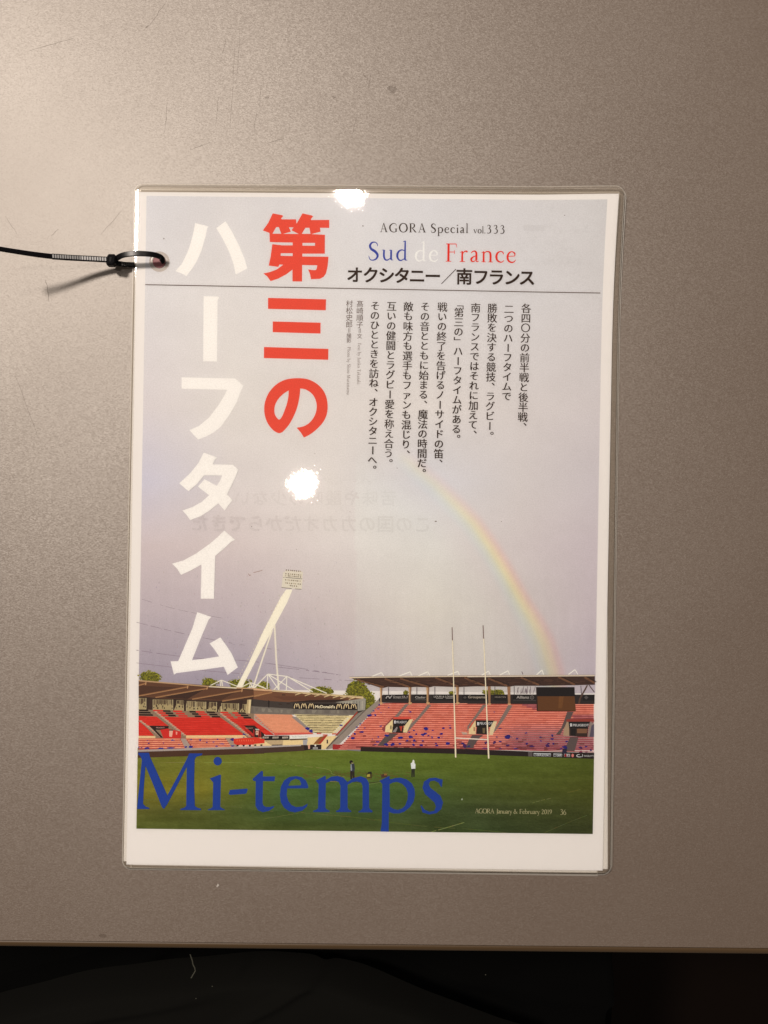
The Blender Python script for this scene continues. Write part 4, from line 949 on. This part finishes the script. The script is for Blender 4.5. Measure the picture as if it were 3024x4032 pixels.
# -------- blue title, traced letters
BL = (22,63,148)
E = E2; F = F2
def title(loops, f, holes=(), nm='title_letter'):
    I = Ink(); z = nextz()
    for L in loops: I.poly([(max(a, 537.5 + (3263-b)*0.0159), min(b, 3264 + (a-537)*0.0117)) for a, b in f(L)], BL, z, holes=[f(h) for h in holes])
    I.done(nm)
title([[(38,85),(145,85),(155,125),(240,315),(330,515),(430,330),(525,150),(550,92),(683,92),(675,110),(620,125),(603,155),(598,400),(605,620),(630,638),(668,648),(668,662),(458,660),(465,648),(500,638),(520,620),(525,225),(430,410),(330,600),(295,650),(275,630),(190,410),(110,215),(95,400),(85,600),(110,625),(150,640),(148,650),(25,650),(28,620),(50,400),(75,160),(60,120),(38,105)]], E)
title([[(755,345),(860,305),(868,315),(860,630),(880,645),(905,655),(905,663),(735,663),(738,655),(770,645),(785,630),(790,385)],[(835+41*math.cos(a*math.pi/9),170+43*math.sin(a*math.pi/9)) for a in range(18)]], E)
title([[(958,460),(1128,447),(1137,455),(1125,492),(1112,499),(958,510),(945,500)]], E)
title([[(1185,350),(1275,268),(1290,275),(1290,325),(1412,325),(1405,372),(1290,372),(1285,590),(1295,618),(1320,632),(1360,632),(1405,620),(1395,640),(1350,670),(1290,683),(1240,665),(1215,620),(1218,375),(1190,365)]], E)
title([[(75,425),(70,490),(85,545),(115,585),(160,605),(220,600),(272,572),(265,600),(220,638),(150,655),(95,645),(45,610),(15,560),(5,490),(15,410),(45,350),(95,316),(160,307),(215,318),(255,350),(275,395),(278,415),(272,424)]], F, holes=[[(85,400),(205,396),(210,380),(195,345),(155,332),(110,352)]])
title([[(350,350),(440,303),(446,315),(446,345),(500,312),(560,306),(615,322),(655,365),(710,325),(780,309),(835,328),(860,375),(862,610),(875,630),(895,640),(893,655),(760,655),(762,645),(785,635),(800,615),(800,400),(785,368),(745,358),(700,365),(655,390),(655,610),(668,630),(690,640),(690,652),(545,652),(545,642),(572,630),(585,610),(588,400),(570,362),(535,350),(490,355),(446,375),(442,610),(455,628),(483,638),(480,652),(325,652),(325,640),(355,630),(372,615),(378,385)]], F)
title([[(963,352),(1055,305),(1060,310),(1058,345),(1110,326),(1165,322),(1220,338),(1270,375),(1298,430),(1302,490),(1290,550),(1255,605),(1200,648),(1150,665),(1095,665),(1050,650),(1050,842),(972,840),(985,760),(990,385)]], F, holes=[[(1058,385),(1090,368),(1130,362),(1180,380),(1218,420),(1235,470),(1232,530),(1210,590),(1180,618),(1140,632),(1095,622),(1060,600)]])
title([[(1568,340),(1562,410),(1555,412),(1530,370),(1490,350),(1450,355),(1435,385),(1450,420),(1500,458),(1548,498),(1572,560),(1555,625),(1510,662),(1440,675),(1375,655),(1357,595),(1365,588),(1395,630),(1440,650),(1490,640),(1505,600),(1490,560),(1445,520),(1400,480),(1375,420),(1390,360),(1440,328),(1500,322),(1545,335)]], F)

# -------- a serif alphabet built from pen strokes (x-height 100, capitals 165)
c, l = 'c', 'l'
SER = {
'A': (146, [(l,(2,3,5),(44,3,5)),(l,(24,3,6),(70,164,7)),(l,(70,168,9),(122,3,19)),(l,(98,3,5),(146,3,5)),(l,(42,58,6),(98,58,6))]),
'G': (160, [(c,(134,118,5),(128,148,6),(98,163,8),(58,152,13),(24,118,18),(17,80,20),(28,38,17),(60,8,11),(98,1,9),(132,10,8)),(l,(132,8,17),(132,62,17)),(l,(108,64,5),(154,64,5))]),
'O': (166, [(c,(82,165,9),(40,148,15),(17,110,19),(15,70,20),(34,24,15),(82,1,9),(128,20,15),(150,60,20),(149,100,19),(126,148,15),(82,165,9))]),
'R': (142, [(l,(28,3,18),(28,162,18)),(l,(6,3,5),(52,3,5)),(l,(6,161,5),(28,161,6)),(c,(28,160,6),(70,161,8),(95,145,14),(98,118,17),(84,92,12),(52,82,6),(30,82,5)),(l,(54,84,9),(120,6,17)),(l,(112,4,7),(142,3,4))]),
'S': (104, [(c,(88,128,4),(84,150,7),(64,164,8),(36,158,13),(20,132,17),(32,102,19),(66,80,20),(90,48,18),(80,16,13),(50,1,9),(22,8,7),(10,40,4))]),
'F': (112, [(l,(30,3,17),(30,162,17)),(l,(6,3,5),(56,3,5)),(l,(8,161,6),(100,161,7)),(l,(98,162,6),(106,128,3)),(l,(32,88,6),(84,88,6)),(l,(84,104,5),(84,70,4))]),
'J': (60, [(l,(34,162,17),(34,10,17)),(l,(10,161,5),(58,161,5)),(c,(34,20,16),(30,-14,11),(10,-36,5))]),
'M': (190, [(l,(28,3,7),(36,162,7)),(l,(4,3,5),(50,3,5)),(l,(8,161,5),(40,161,5)),(l,(38,160,17),(94,8,16)),(l,(94,4,6),(150,160,7)),(l,(152,162,18),(160,3,18)),(l,(136,3,5),(186,3,5)),(l,(150,161,5),(182,161,5))]),
'P': (116, [(l,(28,3,18),(28,162,18)),(l,(6,3,5),(54,3,5)),(l,(6,161,5),(28,161,6)),(c,(28,160,6),(70,161,8),(98,142,15),(100,112,17),(84,84,11),(50,76,5))]),
'T': (130, [(l,(64,3,18),(64,160,18)),(l,(40,3,5),(90,3,5)),(l,(8,158,7),(122,158,7)),(l,(10,160,5),(4,130,3)),(l,(120,160,5),(126,130,3))]),
'a': (84, [(c,(14,80,6),(28,96,9),(48,98,11),(60,82,15),(61,50,16),(61,16,16)),(c,(60,12,12),(70,4,8),(84,10,4)),(c,(60,58,6),(36,48,9),(16,30,15),(20,8,12),(40,6,8),(60,22,5))]),
'b': (104, [(l,(22,176,13),(22,6,14)),(l,(4,170,4),(24,178,7)),(c,(24,84,6),(50,99,9),(82,84,14),(94,52,17),(82,16,13),(52,1,8),(24,8,6))]),
'c': (84, [(c,(76,74,7),(70,92,9),(48,99,8),(22,84,14),(12,52,17),(22,18,14),(48,3,10),(68,6,7),(82,20,4))]),
'd': (106, [(c,(78,90,6),(52,98,9),(24,82,14),(12,48,17),(22,14,13),(46,2,10),(78,20,5)),(l,(82,180,11),(82,8,15)),(l,(62,170,4),(84,181,7)),(l,(82,8,11),(104,5,4))]),
'e': (88, [(l,(20,56,5),(80,60,6)),(c,(78,60,5),(76,84,11),(50,99,8),(24,84,13),(12,52,16),(22,16,14),(50,2,11),(72,8,8),(86,26,4))]),
'h': (112, [(l,(24,178,11),(24,4,15)),(l,(4,170,4),(25,179,6)),(l,(6,3,5),(44,3,5)),(c,(24,76,5),(48,96,8),(76,92,12),(86,68,16),(86,4,15)),(l,(68,3,5),(108,3,5))]),
'i': (48, [(l,(26,98,13),(26,4,15)),(l,(6,86,4),(28,99,7)),(l,(6,3,5),(46,3,5)),(l,(24,132,18),(24,150,18))]),
'k': (106, [(l,(24,178,11),(24,4,15)),(l,(4,170,4),(25,179,6)),(l,(6,3,5),(44,3,5)),(l,(30,46,7),(78,95,6)),(l,(42,56,8),(92,4,15)),(l,(66,96,5),(94,96,5)),(l,(80,3,5),(108,3,5))]),
'l': (48, [(l,(25,178,12),(25,4,15)),(l,(5,170,4),(27,179,7)),(l,(5,3,5),(46,3,5))]),
'm': (164, [(l,(26,96,13),(26,4,15)),(l,(6,84,4),(28,97,6)),(l,(6,3,5),(46,3,5)),(c,(28,78,5),(50,96,8),(74,92,12),(82,70,15),(82,4,15)),(l,(62,3,5),(102,3,5)),(c,(84,78,5),(106,96,8),(130,92,12),(138,70,15),(138,4,15)),(l,(118,3,5),(160,3,5))]),
'n': (112, [(l,(26,96,13),(26,4,15)),(l,(6,84,4),(28,97,6)),(l,(6,3,5),(46,3,5)),(c,(28,76,5),(50,96,8),(78,92,12),(88,68,16),(88,4,15)),(l,(70,3,5),(110,3,5))]),
'o': (100, [(c,(50,99,8),(24,86,13),(12,54,17),(20,18,14),(50,2,8),(78,16,14),(88,48,17),(78,86,13),(50,99,8))]),
'p': (108, [(l,(24,94,13),(24,-56,15)),(l,(4,84,4),(26,97,6)),(l,(4,-57,5),(48,-57,5)),(c,(26,80,6),(54,99,9),(86,84,14),(97,50,17),(84,14,13),(54,1,8),(28,10,6))]),
'r': (76, [(l,(26,96,13),(26,4,15)),(l,(6,84,4),(28,97,6)),(l,(4,3,5),(52,3,5)),(c,(28,70,5),(44,92,8),(62,97,12),(72,88,13))]),
's': (72, [(c,(60,76,4),(56,92,7),(38,99,8),(20,88,12),(22,68,15),(48,48,16),(60,26,13),(46,6,10),(26,3,8),(10,24,4))]),
't': (64, [(l,(28,118,4),(28,92,15)),(c,(28,94,15),(27,40,15),(32,12,13),(48,3,9),(62,12,4)),(l,(8,94,6),(60,94,7))]),
'u': (112, [(l,(6,94,5),(26,95,6)),(c,(24,95,14),(23,40,15),(34,10,13),(56,4,10),(84,22,5)),(l,(88,95,14),(88,8,15)),(l,(70,94,5),(92,95,5)),(l,(88,8,10),(108,4,4))]),
'v': (100, [(l,(18,94,14),(52,2,12)),(l,(52,4,6),(84,94,6)),(l,(2,96,5),(36,96,5)),(l,(66,96,5),(100,96,5))]),
'x': (100, [(l,(18,95,13),(82,4,14)),(l,(80,94,6),(18,4,6)),(l,(2,96,5),(36,96,5)),(l,(64,96,5),(96,96,5)),(l,(2,3,5),(34,3,5)),(l,(66,3,5),(100,3,5))]),
'y': (98, [(l,(18,94,14),(50,6,12)),(l,(82,94,6),(40,-40,7)),(c,(42,-36,8),(28,-56,9),(10,-50,8)),(l,(2,96,5),(36,96,5)),(l,(64,96,5),(98,96,5))]),
'0': (96, [(c,(48,160,8),(22,138,14),(12,80,16),(22,22,14),(48,1,8),(74,22,14),(84,80,16),(74,138,14),(48,160,8))]),
'1': (64, [(l,(34,158,14),(34,4,15)),(l,(12,144,4),(36,159,7)),(l,(12,3,5),(56,3,5))]),
'2': (90, [(c,(12,128,5),(24,154,9),(48,159,10),(68,140,15),(66,104,14),(42,60,10),(12,12,7)),(l,(12,9,16),(76,9,16)),(l,(76,4,8),(86,34,3))]),
'3': (92, [(c,(14,134,5),(26,154,8),(46,159,9),(66,144,14),(64,112,14),(40,90,6)),(c,(38,90,6),(66,82,12),(80,50,17),(68,14,13),(36,1,9),(12,10,10))]),
'6': (96, [(c,(76,158,4),(44,136,9),(20,92,15),(14,48,17),(26,12,13),(50,1,8),(74,18,14),(82,48,16),(70,84,12),(46,92,7),(20,70,5))]),
'9': (96, [(c,(20,2,4),(52,26,9),(76,70,15),(82,110,17),(70,148,13),(46,159,8),(22,142,14),(14,112,16),(26,78,12),(50,68,7),(76,92,5))]),
'&': (150, [(c,(126,92,5),(112,40,7),(76,6,9),(36,4,13),(12,34,17),(32,76,15),(64,104,8),(70,140,9),(52,160,7),(36,140,12),(48,104,15),(90,44,17),(138,4,10))]),
'.': (38, [(l,(18,0,18),(18,17,18))]), ' ': (56, []),
}
del c, l
def serif(I, text, x0, x1, y0, y1, xh, col, wt=1.0, vert=False, z=None):
    """text from (x0,y0) to (x1,y1) along its baseline; xh = x-height in photo pixels"""
    L = math.hypot(x1-x0, y1-y0); ux, uy = (x1-x0)/L, (y1-y0)/L
    k = xh/100.0; nat = sum(SER[ch][0] for ch in text)*k; gap = (L-nat)/max(1, len(text)-1)
    pos = 0
    for ch in text:
        adv, st = SER[ch]
        for si, s in enumerate(st):
            pts = [(pos + a*k, b*k, w_*k*wt) for a, b, w_ in s[1:]]
            P = [(x0 + X*ux + Y*uy, y0 + X*uy - Y*ux, w_) for X, Y, w_ in pts]
            I.stroke(P, col, nextz(), s[0] == 'c')
        pos += adv*k + gap
BK = (50,30,18)
H8 = org(1440, 840, 2.44)
def sline(name, specs, label=None):
    I = Ink()
    for text, x0, x1, yb0, yb1, xh, col, wt in specs:
        (ax, ay), (bx, by) = H8([(x0, yb0), (x1, yb1)]); serif(I, text, ax, bx, ay, by, xh/2.44, col, wt)
    I.done(name, label)
sline('printed_line', [('AGORA', 135, 578, 180, 184, 52, BK, 1.35), ('Special', 622, 985, 186, 190, 52, BK, 1.35), ('vol.', 1034, 1152, 191, 192, 38, BK, 1.45), ('333', 1160, 1334, 192, 196, 50, BK, 1.3)], 'small dark line of type above the blue, white and red title')
sline('printed_line', [('Sud', 18, 402, 450, 456, 106, (54,68,150), 1.15), ('de', 468, 695, 460, 464, 106, (236,229,221), 1.15), ('France', 762, 1442, 464, 474, 106, (222,46,30), 1.15)], 'title line in blue, white and red serif type')
# Japanese subtitle, one bold line
I = Ink()
for ch, x in zip('オクシタニー／南フランス', (1397,1460,1522,1583,1643,1704,1766,1828,1893,1954,2016,2075)):
    y = 1083 + (x-1397)*0.0172
    if ch == '／': I.line([(1738,1118),(1795,1060)], 2.6, BK)
    else: cell(I, ch, x, y, 62*EM, (50,32,22), 0.026, punct='h')
I.done('printed_line', 'bold dark subtitle in Japanese above the thin rule')
# rule
I = Ink(); z = settle([(577, 1120), (2370, 1156)], nextz()); n = 60
for i in range(n+1):
    t = i/n; x = 577 - 5 + (2361-572)*t; y = 1121 + (1154.5-1121)*t
    for s_ in (-1.4, 1.4): I.v.append(W(x, y+s_, z)); I.c.append(ink((96,76,64)))
    if i: k = 2*i; I.f.append((k-2, k-1, k+1, k))
I.done('printed_rule')
# body text, one object for each column
COLS = [('各四〇分の前半戦と後半戦、', 2072, 1214, -0.0327, 38.9), ('二つのハーフタイムで', 2004, 1217, -0.028, 38.2), ('勝敗を決する競技、ラグビー。', 1939, 1213, -0.024, 38.7), ('南フランスではそれに加えて、', 1873, 1212, -0.024, 38.4),
        ('「第三の」ハーフタイムがある。', 1808, 1195, -0.023, 38.3), ('戦いの終了を告げるノーサイドの笛、', 1742, 1209, -0.026, 38.5), ('その音とともに始まる、魔法の時間だ。', 1674, 1208, -0.021, 38.5), ('敵も味方も選手もファンも混じり、', 1608, 1207, -0.018, 38.8),
        ('互いの健闘とラグビー愛を称え合う。', 1542, 1206, -0.0205, 38.6), ('そのひとときを訪ね、オクシタニーへ。', 1477, 1205, -0.018, 37.9)]
for text, x, y, sl, pitch in COLS:
    I = Ink(); k = 0.0
    for ch in text:
        if ch == '「': cell(I, ch, x + sl*k - 2, y + 2, 36*EM, BK, 0.004); k += pitch*0.92; continue
        yy = y + k
        kj = ord(ch) > 0x4e00
        cell(I, ch, x + sl*k, yy + (1 if kj else 0), (37.0 if kj else 35.5)*EM, BK, 0.012 if kj else 0.017, punct=True, rot=0.015)
        k += pitch
    I.done('text_column')
I = Ink()
for k, ch in enumerate('髙崎順子'): cell(I, ch, 1417.5 - k*0.4, 1197 + k*27.4, 26*EM, (84,60,48), 0.0, punct=True)
cell(I, '＝', 1416, 1302, 22*EM, (84,60,48), 0.0); cell(I, '文', 1416, 1324, 19*EM, (84,60,48), 0.0)
serif(I, 'Text by Junko Takasaki', 1409.5, 1406.5, 1349, 1513, 7.6, (96,72,60), 1.2); I.done('credit_line', 'text credit set in tiny vertical type')
I = Ink()
for k, ch in enumerate('村松史郎'): cell(I, ch, 1376 - k*0.4, 1196 + k*27.4, 26*EM, (84,60,48), 0.0, punct=True)
cell(I, '＝', 1374.5, 1301, 22*EM, (84,60,48), 0.0); cell(I, '撮', 1374, 1322, 18.5*EM, (84,60,48), 0.0); cell(I, '影', 1374, 1341, 18.5*EM, (84,60,48), 0.0)
serif(I, 'Photo by Shiro Muramatsu', 1368.5, 1365.5, 1366, 1554, 7.6, (96,72,60), 1.2); I.done('credit_line', 'photo credit set in tiny vertical type, leftmost')
I = Ink(); FT = (176,166,120)
for text, xa, xb in (('AGORA', 708, 824), ('January', 836, 930), ('&', 938, 962), ('February', 972, 1094), ('2019', 1103, 1166)):
    (ax, ay), (bx, by) = E8([(xa, 455+(xa-708)*0.013), (xb, 455+(xb-708)*0.013)]); serif(I, text, ax, bx, ay, by, 11.0, FT, 1.45)
(ax, ay), (bx, by) = E8([(1214, 464), (1251, 465)]); serif(I, '36', ax, bx, ay, by, 13.0, FT, 1.25)
I.done('page_footer', 'pale footer line with the page number on the grass')
print('PRINT STACK', max(q_[1] for q_ in STACK.values()))

# ------------------------------------------------------------------ punched hole with rim
def ring(name, cx, cy, prof, m, parent, n=40, sq=1.0, smooth=True):
    vs, fs = [], []
    for r_, z_ in prof:
        for i in range(n):
            a = i/n*2*math.pi; p = W(cx + r_*math.cos(a), cy + r_*sq*math.sin(a), z_); vs.append(p)
    for j in range(len(prof)-1):
        for i in range(n):
            a, b = j*n+i, j*n+(i+1) % n; fs.append((a, b, b+n, a+n))
    return vs, fs, new_obj(name, vs, fs, m, parent, smooth=smooth)
ring('hole_rim', 628, 1031, [(40, 0.00037), (35, 0.00055), (31, 0.0007), (27, 0.00065), (25, 0.0005), (25, 0.00034)], M_RIM, page)
vs = [W(628 + 25*math.cos(i/32*6.2832), 1031 + 25*math.sin(i/32*6.2832), 0.00036) for i in range(32)]
new_obj('punched_hole', vs, [tuple(range(31, -1, -1))], M_HOLE, page, label='round punched hole showing pink paper below')

# ------------------------------------------------------------------ cable tie
tie = empty('cable_tie', P3(440, 1025, 0.0), 'black plastic cable tie threaded through the punched hole of the laminated sheets', 'cable tie')
def strap(name, pts, width, thick, m, tilt=None, n=8):
    """pts: (px, py, z, twist degrees); a flat strap with rounded edges"""
    L = catmull(pts, n); P = [P3(a, b, z) for a, b, z, t in L]
    vs, fs = [], []
    prof = [(-0.5, -0.3), (-0.5, 0.3), (-0.42, 0.5), (0.42, 0.5), (0.5, 0.3), (0.5, -0.3), (0.42, -0.5), (-0.42, -0.5)]
    for i, p in enumerate(P):
        t = (P[min(i+1, len(P)-1)] - P[max(0, i-1)]).normalized()
        s_ = t.cross(Vector((0, 0, 1)))
        s_ = s_.normalized() if s_.length > 1e-4 else Vector((0, -1, 0))
        u = s_.cross(t).normalized(); tw = R(L[i][3]); s2 = s_*math.cos(tw) + u*math.sin(tw); u2 = u*math.cos(tw) - s_*math.sin(tw)
        for a, b in prof: vs.append(p + s2*a*width + u2*b*thick)
        if i:
            for k in range(8):
                b0 = (i-1)*8; fs.append((b0+k, b0+(k+1) % 8, b0+8+(k+1) % 8, b0+8+k))
    fs.append(tuple(range(8))); fs.append(tuple(len(vs)-8+k for k in range(7, -1, -1)))
    return new_obj(name, vs, fs, m, tie, smooth=False), P
strap('tail', [(-38, 974, 0.027, 25), (60, 990, 0.0225, 20), (140, 1002, 0.0185, 10), (205, 1010, 0.0152, 0)], 0.0021, 0.0009, M_TIE)
_, TP = strap('toothed_strap', [(205, 1010, 0.0152, 0), (280, 1015, 0.0118, 0), (360, 1019, 0.0086, 0), (430, 1023, 0.0062, 0)], 0.0024, 0.0008, M_TIE, n=10)
def teeth(name, a, b, n, wd):
    vs, fs = [], []
    for k in range(n):
        p = a.lerp(b, (k+0.5)/n); t = (b-a).normalized(); s_ = t.cross(Vector((0,0,1))).normalized(); u = s_.cross(t)
        step = (b-a).length/n
        q_ = [p + s_*sx*wd/2 + t*tx*step + u*uz for sx in (-1, 1) for tx, uz in ((-0.46, 0.00036), (-0.40, 0.00048), (0.25, 0.00072), (0.42, 0.00036))]
        i0 = len(vs); vs += q_; fs += [(i0, i0+1, i0+5, i0+4), (i0+1, i0+2, i0+6, i0+5), (i0+2, i0+3, i0+7, i0+6), (i0, i0+3, i0+2, i0+1), (i0+4, i0+5, i0+6, i0+7)]
    return new_obj(name, vs, fs, M_TOOTH, tie)
for i in range(2):
    pass
nt_ = len(TP) - 1
teeth('teeth', TP[0], TP[nt_//2], 12, 0.0015); teeth('teeth', TP[nt_//2], TP[nt_], 11, 0.0015)
# head: a chamfered box with a slot
hc = P3(441, 1026, 0.0060); ang = R(-6)
def hb(x, y, z):
    z += 0.30*x - 0.12*y
    return hc + Vector((x*math.cos(ang) - y*math.sin(ang), x*math.sin(ang) + y*math.cos(ang), z))
lay = [(-0.0019, 0.78), (-0.0015, 1.0), (0.0013, 1.0), (0.0019, 0.78)]
oct_ = [(-1, -0.6), (-0.7, -1), (0.6, -1), (1, -0.55), (1, 0.5), (0.55, 1), (-0.7, 1), (-1, 0.62)]
vs = [hb(a*s_*0.0022, b*s_*0.00255, z_) for z_, s_ in lay for a, b in oct_]
fs = [(j*8+i, j*8+(i+1) % 8, (j+1)*8+(i+1) % 8, (j+1)*8+i) for j in range(3) for i in range(8)] + [tuple(range(7, -1, -1)), tuple(24+i for i in range(8))]
new_obj('head', vs, fs, M_TIE, tie)
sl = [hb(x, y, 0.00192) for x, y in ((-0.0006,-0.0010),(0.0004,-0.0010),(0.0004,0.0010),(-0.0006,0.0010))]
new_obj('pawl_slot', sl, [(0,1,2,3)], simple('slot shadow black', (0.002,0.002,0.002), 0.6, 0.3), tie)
# loop: rises from the head, arcs over the edge and dives into the hole; the lower run passes under the sheets
strap('loop', [(452, 1022, 0.0064, 0), (480, 1006, 0.0078, 0), (520, 999, 0.0084, 0), (565, 999, 0.0082, 0), (605, 1003, 0.0072, 0), (632, 1012, 0.0054, 10), (640, 1024, 0.0034, 20), (636, 1030, 0.0022, 25)], 0.0022, 0.0010, M_TIE, n=7)
_, LP = strap('lower_loop', [(450, 1034, 0.0052, 0), (480, 1040, 0.0040, 0), (505, 1042, 0.0026, 0), (530, 1043, 0.0012, 0)], 0.0022, 0.0008, M_TIE)
teeth('teeth', LP[7], LP[-3], 6, 0.0014)
